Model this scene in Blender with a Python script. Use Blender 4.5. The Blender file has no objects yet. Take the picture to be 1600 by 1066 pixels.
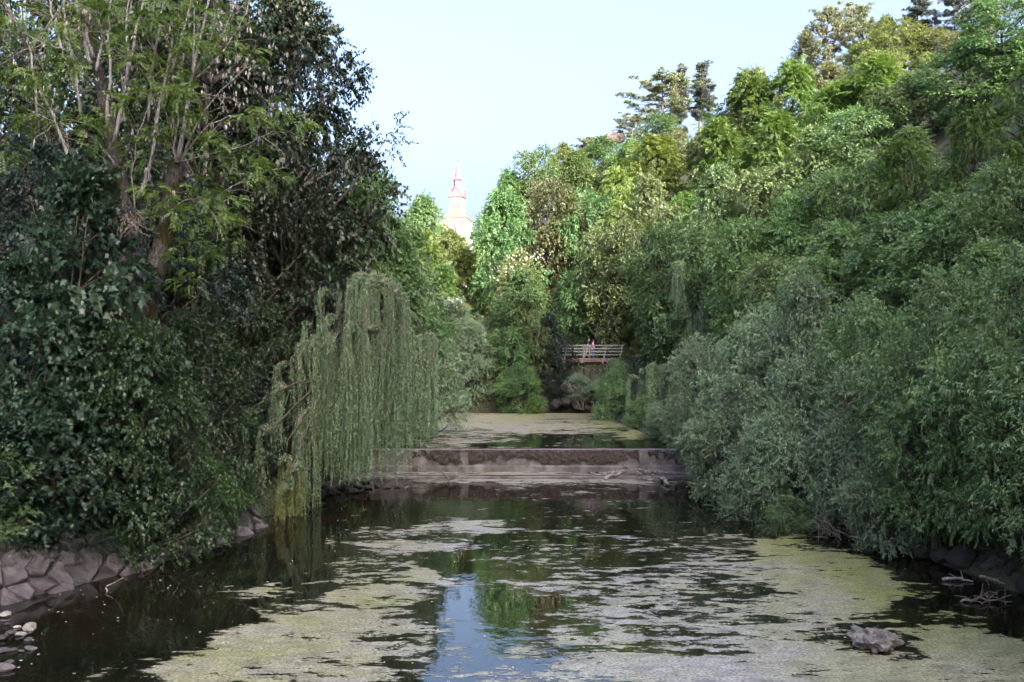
import bpy, math, random
import numpy as np
from mathutils import Vector

# ------------------------------------------------------------------ camera, sky, sun, exposure
sc = bpy.context.scene
C = sc.collection
FPX, HY, CAMZ = 1555.0, 540.0, 6.8            # focal length in photo pixels, horizon row, eye height above the lower water

cam = bpy.data.cameras.new('camera'); cam.lens = 36.0 * FPX / 1600.0; cam.sensor_width = 36.0
cam.clip_start = 0.1; cam.clip_end = 6000.0
cam_o = bpy.data.objects.new('camera', cam); C.objects.link(cam_o)
cam_o.location = (0, 0, CAMZ)
cam_o.rotation_euler = (math.radians(90) + math.atan((HY - 533) / FPX), 0, 0)
sc.camera = cam_o

SUN_EL, SUN_AZ = math.radians(33), math.radians(145)      # azimuth clockwise from the view direction (+Y)
sun_dir = Vector((math.sin(SUN_AZ) * math.cos(SUN_EL), math.cos(SUN_AZ) * math.cos(SUN_EL), math.sin(SUN_EL)))
w = bpy.data.worlds.new('World'); sc.world = w; w.use_nodes = True
wn = w.node_tree.nodes; wl = w.node_tree.links
bg = wn['Background']; bg.inputs['Strength'].default_value = 0.15
sky = wn.new('ShaderNodeTexSky'); sky.sky_type = 'NISHITA'; sky.sun_disc = False
sky.sun_elevation = SUN_EL; sky.sun_rotation = SUN_AZ
sky.air_density = 0.8; sky.dust_density = 10.0; sky.ozone_density = 2.4
wl.new(sky.outputs[0], bg.inputs['Color'])
sl = bpy.data.lights.new('sun', 'SUN'); sl.energy = 2.6; sl.angle = math.radians(0.5); sl.color = (1.0, 0.93, 0.82)
so = bpy.data.objects.new('sun', sl); C.objects.link(so)
so.rotation_euler = sun_dir.to_track_quat('Z', 'Y').to_euler()
so.location = (60, -20, 90)
sc.view_settings.view_transform = 'Standard'; sc.view_settings.look = 'None'
sc.view_settings.gamma = 1.0; sc.view_settings.use_curve_mapping = False
sc.view_settings.exposure = 2.52
sc.render.engine = 'CYCLES'
sc.cycles.adaptive_threshold = 0.02
sc.cycles.max_bounces = 5; sc.cycles.diffuse_bounces = 3; sc.cycles.glossy_bounces = 2
sc.cycles.transmission_bounces = 2; sc.cycles.transparent_max_bounces = 6
sc.cycles.use_denoising = True; sc.cycles.denoising_prefilter = 'FAST'
sc.cycles.caustics_reflective = False; sc.cycles.caustics_refractive = False

def at(px, py, Y):
    """the point at depth Y that stands at photo pixel (px, py)"""
    return np.array(((px - 800) / FPX * Y, Y, CAMZ + (HY - py) / FPX * Y))
def on_water(px, py, z=0.0):
    Y = FPX * (CAMZ - z) / (py - HY)
    return np.array(((px - 800) / FPX * Y, Y, z))

# ------------------------------------------------------------------ helpers
def new_obj(name, data, parent=None, label=None, cat=None, group=None, kind=None):
    o = bpy.data.objects.new(name, data); C.objects.link(o)
    if parent is not None: o.parent = parent
    if label: o['label'] = label
    if cat: o['category'] = cat
    if group: o['group'] = group
    if kind: o['kind'] = kind
    return o
def empty(name, loc, label, cat, group=None, rz=0.0):
    o = new_obj(name, None, None, label, cat, group); o.location = tuple(float(v) for v in loc); o.rotation_euler = (0, 0, rz)
    o.empty_display_size = 0.3
    return o

class MB:
    """collects vertices and polygons; mesh() makes one mesh"""
    def __init__(s): s.v = []; s.f = []; s.n = 0
    def add(s, V, F):
        V = np.asarray(V, float); s.v.append(V); s.f += [tuple(int(i) + s.n for i in f) for f in F]; s.n += len(V)
    def box(s, x0, x1, y0, y1, z0, z1, taper=0.0):
        t = taper
        s.add([(x0, y0, z0), (x1, y0, z0), (x1, y1, z0), (x0, y1, z0), (x0 + t, y0 + t, z1), (x1 - t, y0 + t, z1), (x1 - t, y1 - t, z1), (x0 + t, y1 - t, z1)],
              [(3, 2, 1, 0), (4, 5, 6, 7), (0, 1, 5, 4), (1, 2, 6, 5), (2, 3, 7, 6), (3, 0, 4, 7)])
    def tube(s, P, R, k=6, cap=True):
        P = np.asarray(P, float); n = len(P); R = np.broadcast_to(np.asarray(R, float), (n,))
        T = np.gradient(P, axis=0); T /= np.linalg.norm(T, axis=1)[:, None] + 1e-9
        ref = np.array((0.31, 0.22, 0.92)) if abs(T[0][2]) < .8 else np.array((0.95, .3, .05))
        A = np.cross(T, ref); A /= np.linalg.norm(A, axis=1)[:, None] + 1e-9
        B = np.cross(T, A)
        a = np.arange(k) * 2 * math.pi / k
        V = P[:, None] + R[:, None, None] * (np.cos(a)[None, :, None] * A[:, None] + np.sin(a)[None, :, None] * B[:, None])
        F = []
        for i in range(n - 1):
            for j in range(k):
                F.append((i * k + j, i * k + (j + 1) % k, (i + 1) * k + (j + 1) % k, (i + 1) * k + j))
        if cap: F.append(tuple(range(k))[::-1]); F.append(tuple((n - 1) * k + j for j in range(k)))
        s.add(V.reshape(-1, 3), F)
    def lathe(s, prof, k=16, c=(0, 0, 0), rot=0.0, square=False):
        a = np.arange(k) * 2 * math.pi / k + rot
        V = []; F = []
        for r, z in prof:
            for t in a: V.append((c[0] + r * math.cos(t), c[1] + r * math.sin(t), c[2] + z))
        for i in range(len(prof) - 1):
            for j in range(k):
                F.append((i * k + j, i * k + (j + 1) % k, (i + 1) * k + (j + 1) % k, (i + 1) * k + j))
        F.append(tuple(range(k))[::-1]); F.append(tuple((len(prof) - 1) * k + j for j in range(k)))
        s.add(V, F)
    def prism(s, poly, y0, y1):
        """poly of (x, z), extruded from y0 to y1"""
        n = len(poly)
        s.add([(x, y0, z) for x, z in poly] + [(x, y1, z) for x, z in poly],
              [tuple(range(n)), tuple(range(2 * n - 1, n - 1, -1))] + [(i, i + n, (i + 1) % n + n, (i + 1) % n) for i in range(n)])
    def mesh(s, name, m, smooth=False):
        me = bpy.data.meshes.new(name)
        me.from_pydata(np.concatenate(s.v).tolist(), [], s.f); me.update()
        if m: me.materials.append(m)
        if smooth: me.polygons.foreach_set('use_smooth', [True] * len(me.polygons))
        return me

def fast_mesh(name, V, sizes, idx, m, tint=None, smooth=False):
    """numpy vertices and equal-sized polygons"""
    me = bpy.data.meshes.new(name)
    nv = len(V); nf = len(idx) // sizes
    me.vertices.add(nv); me.vertices.foreach_set('co', np.asarray(V, np.float32).ravel())
    me.loops.add(len(idx)); me.loops.foreach_set('vertex_index', np.asarray(idx, np.int32))
    me.polygons.add(nf); me.polygons.foreach_set('loop_start', np.arange(nf, dtype=np.int32) * sizes)
    if smooth: me.polygons.foreach_set('use_smooth', np.ones(nf, bool))
    me.update(calc_edges=True)
    if tint is not None:
        a = me.attributes.new('tint', 'FLOAT', 'FACE'); a.data.foreach_set('value', np.asarray(tint, np.float32))
    if m: me.materials.append(m)
    return me

def unit(V): return V / (np.linalg.norm(V, axis=-1, keepdims=True) + 1e-9)
def rnd3(rng, n): return unit(rng.normal(size=(n, 3)))

# cheap smooth value noise in numpy
def vnoise(P, seed=0):
    P = np.asarray(P, float); i = np.floor(P).astype(np.int64); f = P - i; f = f * f * (3 - 2 * f)
    def h(a):
        x = (a[..., 0] * 374761393 + a[..., 1] * 668265263 + a[..., 2] * 1274126177 + seed * 974634533) & 0x7fffffff
        x = ((x ^ (x >> 13)) * 1274126177) & 0x7fffffff
        return ((x ^ (x >> 16)) & 0xffff) / 65535.0
    r = 0
    for dx in (0, 1):
        for dy in (0, 1):
            for dz in (0, 1):
                wgt = (f[..., 0] if dx else 1 - f[..., 0]) * (f[..., 1] if dy else 1 - f[..., 1]) * (f[..., 2] if dz else 1 - f[..., 2])
                r = r + wgt * h(i + np.array((dx, dy, dz)))
    return r
def fbm(P, seed=0, oct=4):
    r = 0; a = .5; P = np.asarray(P, float)
    for k in range(oct): r = r + a * vnoise(P * 2 ** k, seed + k); a *= .5
    return r

# ------------------------------------------------------------------ materials
def mat(name):
    m = bpy.data.materials.new(name); m.use_nodes = True
    nt = m.node_tree; p = nt.nodes['Principled BSDF']
    return m, nt, p
def nd(nt, t, **kw):
    n = nt.nodes.new(t)
    for k, v in kw.items():
        if k in n.inputs: n.inputs[k].default_value = v
        else: setattr(n, k, v)
    return n
def ramp(nt, stops, fac=None):
    r = nt.nodes.new('ShaderNodeValToRGB'); el = r.color_ramp.elements
    while len(el) < len(stops): el.new(0.5)
    for e, (p, c) in zip(el, stops):
        e.position = p; e.color = tuple(c) + (1,) if len(c) == 3 else c
    if fac is not None: nt.links.new(fac, r.inputs[0])
    return r

def rock_mat(name, c0, c1, scale=3.0, rough=.85, bump=.4, c2=None, spec=.3):
    m, nt, p = mat(name)
    tc = nd(nt, 'ShaderNodeTexCoord'); oi = nd(nt, 'ShaderNodeObjectInfo')
    ad = nd(nt, 'ShaderNodeVectorMath', operation='ADD'); nt.links.new(tc.outputs['Object'], ad.inputs[0]); nt.links.new(oi.outputs['Random'], ad.inputs[1])
    n1 = nd(nt, 'ShaderNodeTexNoise', Scale=scale, Detail=8.0, Roughness=.65); nt.links.new(ad.outputs[0], n1.inputs['Vector'])
    st = [(.3, c0), (.62, c1)] + ([(.78, c2)] if c2 else [])
    r = ramp(nt, st, n1.outputs['Fac'])
    hs = nd(nt, 'ShaderNodeHueSaturation'); nt.links.new(r.outputs[0], hs.inputs['Color'])
    mr = nd(nt, 'ShaderNodeMapRange'); mr.inputs['To Min'].default_value = .55; mr.inputs['To Max'].default_value = 1.35
    nt.links.new(oi.outputs['Random'], mr.inputs[0]); nt.links.new(mr.outputs[0], hs.inputs['Value'])
    nt.links.new(hs.outputs[0], p.inputs['Base Color'])
    n2 = nd(nt, 'ShaderNodeTexNoise', Scale=scale * 5, Detail=6.0, Roughness=.7); nt.links.new(ad.outputs[0], n2.inputs['Vector'])
    b = nd(nt, 'ShaderNodeBump', Strength=bump, Distance=.05); nt.links.new(n2.outputs['Fac'], b.inputs['Height']); nt.links.new(b.outputs[0], p.inputs['Normal'])
    p.inputs['Roughness'].default_value = rough; p.inputs['Specular IOR Level'].default_value = spec
    return m
def plain_mat(name, c, rough=.7, metal=0.0, scale=20., var=.25):
    m, nt, p = mat(name)
    tc = nd(nt, 'ShaderNodeTexCoord'); n1 = nd(nt, 'ShaderNodeTexNoise', Scale=scale, Detail=4.0); nt.links.new(tc.outputs['Object'], n1.inputs['Vector'])
    c = np.array(c); r = ramp(nt, [(.3, tuple(c * (1 - var))), (.7, tuple(np.minimum(c * (1 + var), 1)))], n1.outputs['Fac'])
    nt.links.new(r.outputs[0], p.inputs['Base Color']); p.inputs['Roughness'].default_value = rough; p.inputs['Metallic'].default_value = metal
    return m
def bark_mat(name, c0, c1, scale=6.0, moss=None):
    m, nt, p = mat(name)
    tc = nd(nt, 'ShaderNodeTexCoord'); mp = nd(nt, 'ShaderNodeMapping'); mp.inputs['Scale'].default_value = (1, 1, .35)
    nt.links.new(tc.outputs['Object'], mp.inputs[0])
    n1 = nd(nt, 'ShaderNodeTexNoise', Scale=scale, Detail=7.0, Roughness=.7); nt.links.new(mp.outputs[0], n1.inputs['Vector'])
    r = ramp(nt, [(.35, c0), (.65, c1)], n1.outputs['Fac']); col = r.outputs[0]
    if moss:
        n3 = nd(nt, 'ShaderNodeTexNoise', Scale=1.3, Detail=5.0); nt.links.new(tc.outputs['Object'], n3.inputs['Vector'])
        rr = ramp(nt, [(.5, (0, 0, 0)), (.58, (1, 1, 1))], n3.outputs['Fac'])
        mx = nd(nt, 'ShaderNodeMix', data_type='RGBA'); nt.links.new(rr.outputs[0], mx.inputs[0]); nt.links.new(col, mx.inputs[6]); mx.inputs[7].default_value = tuple(moss) + (1,)
        col = mx.outputs[2]
    nt.links.new(col, p.inputs['Base Color'])
    n2 = nd(nt, 'ShaderNodeTexNoise', Scale=scale * 3, Detail=5.0); nt.links.new(mp.outputs[0], n2.inputs['Vector'])
    b = nd(nt, 'ShaderNodeBump', Strength=.9, Distance=.07); nt.links.new(n2.outputs['Fac'], b.inputs['Height']); nt.links.new(b.outputs[0], p.inputs['Normal'])
    p.inputs['Roughness'].default_value = .9; p.inputs['Specular IOR Level'].default_value = .2
    return m
LEAF_GAIN = 1.75
def leaf_mat(name, c0, c1, c2, trans=.35, rough=.45, spec=.45, tr_tint=(1.25, 1.2, .55), gain=None):
    """leaves: colour by the leaf's own tint, some light passes through"""
    m, nt, p = mat(name)
    c0, c1, c2 = [tuple(min(v * (gain or LEAF_GAIN), .9) for v in c) for c in (c0, c1, c2)]
    a = nd(nt, 'ShaderNodeAttribute', attribute_name='tint'); oi = nd(nt, 'ShaderNodeObjectInfo')
    r = ramp(nt, [(.1, c0), (.5, c1), (.92, c2)], a.outputs['Fac'])
    hs = nd(nt, 'ShaderNodeHueSaturation'); nt.links.new(r.outputs[0], hs.inputs['Color'])
    mr = nd(nt, 'ShaderNodeMapRange'); mr.inputs['To Min'].default_value = .82; mr.inputs['To Max'].default_value = 1.2
    mh = nd(nt, 'ShaderNodeMapRange'); mh.inputs['To Min'].default_value = .488; mh.inputs['To Max'].default_value = .512
    nt.links.new(oi.outputs['Random'], mr.inputs[0]); nt.links.new(mr.outputs[0], hs.inputs['Value'])
    nt.links.new(oi.outputs['Random'], mh.inputs[0]); nt.links.new(mh.outputs[0], hs.inputs['Hue'])
    nt.links.new(hs.outputs[0], p.inputs['Base Color'])
    p.inputs['Roughness'].default_value = rough; p.inputs['Specular IOR Level'].default_value = spec
    t = nd(nt, 'ShaderNodeBsdfTranslucent')
    mu = nd(nt, 'ShaderNodeMix', data_type='RGBA', blend_type='MULTIPLY'); mu.inputs[0].default_value = 1
    nt.links.new(hs.outputs[0], mu.inputs[6]); mu.inputs[7].default_value = tuple(tr_tint) + (1,)
    nt.links.new(mu.outputs[2], t.inputs['Color'])
    mx = nd(nt, 'ShaderNodeMixShader'); mx.inputs[0].default_value = trans
    nt.links.new(p.outputs[0], mx.inputs[1]); nt.links.new(t.outputs[0], mx.inputs[2])
    nt.links.new(mx.outputs[0], nt.nodes['Material Output'].inputs['Surface'])
    return m

M = {}
M['bark'] = bark_mat('bark', (.035, .028, .024), (.10, .085, .075))
M['bark_pale'] = bark_mat('bark_pale', (.13, .115, .11), (.40, .37, .37), 14)
M['bark_moss'] = bark_mat('bark_moss', (.012, .010, .010), (.095, .082, .082), 11, (.030, .028, .008))
M['bark_pine'] = bark_mat('bark_pine', (.10, .07, .055), (.26, .19, .16))
M['twig'] = bark_mat('twig', (.14, .11, .09), (.30, .26, .23), 12)
M['dead'] = bark_mat('dead_wood', (.17, .15, .14), (.38, .35, .33), 12)

M['lf_oak'] = leaf_mat('leaf_oak_shaded', (.012, .026, .010), (.024, .050, .015), (.045, .085, .022), .25, gain=0.5)  # low gain on these four left-bank leaves puts shade into their colour
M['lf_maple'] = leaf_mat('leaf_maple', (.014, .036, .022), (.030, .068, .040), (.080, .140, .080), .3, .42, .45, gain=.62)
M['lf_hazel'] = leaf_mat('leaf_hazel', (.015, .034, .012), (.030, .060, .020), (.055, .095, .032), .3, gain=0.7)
M['lf_shade'] = leaf_mat('leaf_deep_shade', (.010, .024, .016), (.018, .040, .026), (.034, .064, .038), .25, gain=0.6)  # darker leaf for plants in shade, the shade painted into its colour
M['lf_wing'] = leaf_mat('leaf_wingnut', (.036, .070, .018), (.070, .122, .030), (.12, .18, .048), .4, gain=1.4)
M['lf_alder'] = leaf_mat('leaf_alder', (.032, .062, .022), (.064, .110, .038), (.110, .165, .060), .34, .36, .6, gain=2.1)
M['lf_alder_y'] = leaf_mat('leaf_alder_yellowish', (.035, .056, .020), (.068, .098, .036), (.115, .150, .056), .32, .4, .55, gain=1.9)
M['lf_alder_b'] = leaf_mat('leaf_alder_bluish', (.028, .056, .022), (.056, .100, .038), (.100, .155, .064), .32, .36, .6, gain=2.1)
M['lf_elm'] = leaf_mat('leaf_elm', (.030, .045, .018), (.058, .082, .034), (.10, .13, .058), .3, .42, .5, gain=1.9)
M['lf_broad'] = leaf_mat('leaf_broad', (.026, .056, .020), (.050, .096, .034), (.088, .14, .052), .35)
M['lf_rob'] = leaf_mat('leaf_robinia', (.038, .075, .018), (.068, .120, .030), (.105, .165, .046), .4, gain=1.35)
M['lf_robyel'] = leaf_mat('leaf_robinia_yellowish', (.060, .090, .022), (.100, .140, .036), (.145, .185, .056), .4, gain=1.3)
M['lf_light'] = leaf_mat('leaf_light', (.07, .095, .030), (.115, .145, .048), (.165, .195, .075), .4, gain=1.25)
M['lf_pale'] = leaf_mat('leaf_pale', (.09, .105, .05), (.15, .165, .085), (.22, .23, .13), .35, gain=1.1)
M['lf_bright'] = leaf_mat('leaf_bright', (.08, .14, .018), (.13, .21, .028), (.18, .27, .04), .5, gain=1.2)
M['lf_grey'] = leaf_mat('leaf_grey_willow', (.040, .066, .038), (.075, .108, .065), (.125, .165, .110), .3, .42, .55, gain=2.05)
M['lf_grey2'] = leaf_mat('leaf_green_willow', (.036, .070, .028), (.066, .112, .046), (.11, .165, .080), .32, .42, .55, gain=1.95)
M['lf_silver'] = leaf_mat('leaf_silver', (.10, .125, .10), (.17, .20, .165), (.27, .30, .25), .3, gain=1.1)
M['lf_weep'] = leaf_mat('leaf_weeping', (.044, .084, .046), (.080, .138, .076), (.145, .205, .115), .38, gain=2.15)
M['lf_weepy'] = leaf_mat('leaf_weeping_yellow', (.07, .10, .025), (.12, .15, .038), (.18, .20, .055), .45, gain=1.3)
M['lf_pine'] = leaf_mat('needles', (.040, .055, .030), (.075, .090, .045), (.13, .13, .07), .15)
M['lf_pinedk'] = leaf_mat('needles_dark', (.030, .040, .038), (.050, .062, .056), (.080, .090, .075), .15)
M['lf_brown'] = leaf_mat('leaf_brownish', (.045, .056, .022), (.080, .090, .036), (.12, .118, .052), .35, gain=1.35)
M['lf_grass'] = leaf_mat('leaf_grassy', (.024, .065, .014), (.045, .11, .024), (.075, .16, .04), .35)
M['blossom'] = leaf_mat('blossom', (.40, .38, .30), (.55, .52, .42), (.70, .66, .55), .3, tr_tint=(1, 1, 1), gain=1.0)
M['flower_red'] = leaf_mat('flower_red', (.5, .06, .06), (.6, .08, .08), (.7, .15, .15), .3, tr_tint=(1, 1, 1), gain=1.0)
M['flower_white'] = leaf_mat('flower_white', (.5, .45, .48), (.65, .6, .62), (.8, .76, .78), .3, tr_tint=(1, 1, 1), gain=1.0)
M['seed'] = leaf_mat('seed_pods', (.22, .19, .18), (.32, .29, .28), (.44, .40, .40), .3, tr_tint=(1, 1, 1), gain=1.0)
M['stone'] = rock_mat('bank_stone', (.040, .034, .037), (.100, .086, .094), 3.0, .8, .5)
M['stone_pale'] = rock_mat('pale_stone', (.16, .145, .135), (.33, .30, .28), 4.0, .8, .4)
M['stone_dark'] = rock_mat('dark_rock', (.012, .011, .011), (.042, .038, .037), 1.2, .85, .6)

# ------------------------------------------------------------------ terrain: river channel, banks, the hill on the right
ZU = 1.26                                        # level of the pool above the weir
XL = np.array([(-40, -16), (10, -15), (20, -14.2), (26, -13.4), (30.6, -10.9), (37, -9.3), (45, -8.7), (50, -8.4), (60, -9), (75, -9.5), (84, -10), (200, -10)], float)
XR = np.array([(-40, 15), (10, 15), (26, 14.2), (30, 13.6), (34, 13), (38, 11.2), (44, 10.4), (52, 10), (62, 8.4), (75, 7.4), (84, 6.5), (200, 6)], float)
YEND = 82.0
CP = np.array([
 (-14, -40, 2), (-17, 0, 1.6), (-17, 10, 1.4), (-17, 20, 1.3), (-16, 26, 1.3), (-13, 32, 1.4), (-11.5, 38, 1.4), (-11, 46, 1.6), (-11, 54, 2.2), (-12, 62, 2.4), (-12, 76, 2.6),
 (-25, 0, 2.4), (-25, 25, 2.4), (-25, 50, 2.8), (-25, 80, 3.6), (-50, 20, 3), (-50, 80, 4), (-110, 0, 3), (-110, 110, 4), (-60, 160, 7),
 (17, -40, 3), (17, 0, 2.2), (17, 12, 2.2), (16.5, 24, 1.8), (16, 32, 1.8), (13.5, 38, 1.6), (12.5, 46, 1.8), (12, 54, 2.4), (11, 62, 2.8), (10.5, 72, 3.6), (9, 82, 5.2),
 (24, -20, 18), (26, 20, 13), (32, -20, 46), (36, 2, 45), (40, 20, 35), (46, -8, 80), (48, 12, 56), (56, -25, 95), (60, 20, 55), (75, -20, 86), (78, 20, 60), (110, 0, 64), (160, 0, 30), (24, -70, 18), (34, -70, 70), (48, -60, 100), (75, -70, 102),  # unseen part of the hill, heights raised to keep sun off the valley
 (22, 40, 9), (32, 40, 22), (44, 40, 36), (58, 40, 47), (75, 42, 51),
 (20, 60, 9), (30, 60, 19.5), (42, 60, 34), (55, 60, 42), (75, 64, 44), (110, 70, 44),
 (18, 80, 11), (28, 80, 21), (41, 80, 31), (55, 80, 42), (75, 85, 45),
 (-20, 92, 4.5), (-8, 90, 5), (0, 87, 5.6), (7, 87, 6.0), (8, 100, 10), (20, 100, 18), (32, 100, 27.5), (45, 100, 35), (60, 102, 38),
 (-22, 110, 6), (-8, 110, 7), (0, 115, 12), (-8, 130, 8), (0, 130, 17), (12, 118, 24), (12, 130, 31), (25, 120, 30), (38.6, 120, 36.5), (55, 122, 38), (80, 130, 38),
 (14, 150, 29), (30, 150, 32), (45, 150, 37), (0, 160, 18), (-20, 160, 9), (20, 210, 26), (60, 200, 36), (110, 150, 36), (-20, 210, 10), (170, 120, 22),
 (-18, 330, 17), (20, 320, 17), (-60, 320, 14), (90, 300, 14), (-160, 300, 8), (0, 600, 10), (-600, 300, 6), (600, 300, 8), (0, 1500, 8), (-1500, 0, 6), (1500, 0, 8), (0, -400, 4), (300, -100, 12), (-200, -100, 4)], float)
def _k(d2): return np.sqrt(d2 + 16.0)
_A = _k(((CP[:, None, :2] - CP[None, :, :2]) ** 2).sum(-1))
_n = len(CP); _G = np.zeros((_n + 1, _n + 1)); _G[:_n, :_n] = _A; _G[_n, :_n] = 1; _G[:_n, _n] = 1
_W = np.linalg.solve(_G, np.append(CP[:, 2], 0))
def ground(x, y):
    x = np.asarray(x, float); y = np.asarray(y, float)
    P = np.stack(np.broadcast_arrays(x, y), -1); sh = P.shape[:-1]; P = P.reshape(-1, 2)
    z = np.empty(len(P))
    for i in range(0, len(P), 20000):
        q = P[i:i + 20000]
        z[i:i + 20000] = _k(((q[:, None] - CP[None, :, :2]) ** 2).sum(-1)) @ _W[:_n] + _W[_n]
    # channel
    xl = np.interp(P[:, 1], XL[:, 0], XL[:, 1]); xr = np.interp(P[:, 1], XR[:, 0], XR[:, 1])
    d = np.minimum(np.minimum(P[:, 0] - xl, xr - P[:, 0]), (YEND - P[:, 1]) * 1.0)      # > 0 inside
    lev = np.where(P[:, 1] < 52.4, 0.0, ZU)
    zin = lev - np.clip(d * .45, 0, .9)
    paved = (P[:, 0] < 0) & (P[:, 1] > 14) & (P[:, 1] < 40.5)
    bank = np.where(paved, lev - .25 + np.clip(-d - .15, 0, 50) * .5, lev + .02 + np.clip(-d, 0, 50) * .8)
    near = np.clip((-d - np.where(paved, 1.5, 0)) / 2.6, 0, 1); near = near * near * (3 - 2 * near)
    zout = np.minimum(bank, z) * (1 - near) + z * near
    zz = np.where(d > 0, zin, np.maximum(zout, np.where(paved, lev - .25, lev + .02)))
    zz = np.where(d < -.6, zz + (fbm(np.concatenate([P * .35, np.zeros((len(P), 1))], 1), 5) - .47) * .5 * np.clip((-d - .6) / 2, 0, 1), zz)
    return zz.reshape(sh)
def gz(x, y): return float(ground(np.array([x]), np.array([y]))[0])

m, nt, p = mat('forest_ground')
tc = nd(nt, 'ShaderNodeTexCoord'); n1 = nd(nt, 'ShaderNodeTexNoise', Scale=.8, Detail=8.0, Roughness=.7); nt.links.new(tc.outputs['Object'], n1.inputs['Vector'])
r = ramp(nt, [(.35, (.022, .017, .012)), (.52, (.035, .034, .016)), (.68, (.030, .045, .014))], n1.outputs['Fac'])
nt.links.new(r.outputs[0], p.inputs['Base Color']); p.inputs['Roughness'].default_value = .95
n2 = nd(nt, 'ShaderNodeTexNoise', Scale=9.0, Detail=6.0); nt.links.new(tc.outputs['Object'], n2.inputs['Vector'])
b = nd(nt, 'ShaderNodeBump', Strength=.7, Distance=.15); nt.links.new(n2.outputs['Fac'], b.inputs['Height']); nt.links.new(b.outputs[0], p.inputs['Normal'])
M['ground'] = m
gx = np.concatenate([[-3000, -1500, -700, -350, -180, -110, -80], np.arange(-60, -17, 2.2), np.arange(-17, 17, .42), np.arange(17, 80, 1.4), [84, 92, 105, 130, 170, 230, 350, 700, 1500, 3000]])
gy = np.concatenate([[-3000, -1200, -500, -250, -140, -90], np.arange(-60, 14, 3.0), np.arange(14, 86, .5), np.arange(86, 160, 1.6), np.arange(160, 360, 12.), [400, 500, 700, 1100, 1800, 4000]])
GX, GY = np.meshgrid(gx, gy); GZ = ground(GX, GY)
V = np.stack([GX, GY, GZ], -1).reshape(-1, 3); nx, ny = len(gx), len(gy)
I = (np.arange(ny - 1)[:, None] * nx + np.arange(nx - 1)[None]).ravel()
idx = np.stack([I, I + 1, I + nx + 1, I + nx], -1).ravel()
new_obj('ground', fast_mesh('ground', V, 4, idx, M['ground'], smooth=True), kind='structure')

# ------------------------------------------------------------------ water
def water_mat(name, ripple, base=(.004, .0048, .003)):
    m, nt, p = mat(name)
    p.inputs['Base Color'].default_value = base + (1,); p.inputs['Roughness'].default_value = .025; p.inputs['IOR'].default_value = 1.5
    p.inputs['Specular IOR Level'].default_value = .5
    tc = nd(nt, 'ShaderNodeTexCoord')
    n1 = nd(nt, 'ShaderNodeTexNoise', Scale=1.6, Detail=3.0, Roughness=.5); nt.links.new(tc.outputs['Object'], n1.inputs['Vector'])
    n0 = nd(nt, 'ShaderNodeTexNoise', Scale=.16, Detail=2.0); nt.links.new(tc.outputs['Object'], n0.inputs['Vector'])
    rr = ramp(nt, [(.42, (.12, .12, .12)), (.62, (1, 1, 1))], n0.outputs['Fac'])
    mu = nd(nt, 'ShaderNodeMath', operation='MULTIPLY'); nt.links.new(n1.outputs['Fac'], mu.inputs[0]); nt.links.new(rr.outputs[0], mu.inputs[1])
    b = nd(nt, 'ShaderNodeBump', Strength=1.0, Distance=ripple); nt.links.new(mu.outputs[0], b.inputs['Height']); nt.links.new(b.outputs[0], p.inputs['Normal'])
    # murk: brown where the bed is close under the surface
    n3 = nd(nt, 'ShaderNodeTexNoise', Scale=.25, Detail=5.0); nt.links.new(tc.outputs['Object'], n3.inputs['Vector'])
    r = ramp(nt, [(.4, base), (.7, (.010, .0078, .0045))], n3.outputs['Fac']); nt.links.new(r.outputs[0], p.inputs['Base Color'])
    return m
M['water'] = water_mat('river_water', .014)
M['water_up'] = water_mat('pool_water', .006)
def sheet(name, x0, x1, y0, y1, z, m, kind, step=None):
    mb = MB(); mb.add([(x0, y0, z), (x1, y0, z), (x1, y1, z), (x0, y1, z)], [(0, 1, 2, 3)])
    return new_obj(name, mb.mesh(name, m), kind=kind)
sheet('river_water', -19, 19, -45, 52.3, 0.0, M['water'], 'structure')
sheet('upper_pool_water', -14, 14, 52.9, 84, ZU, M['water_up'], 'structure')

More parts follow.
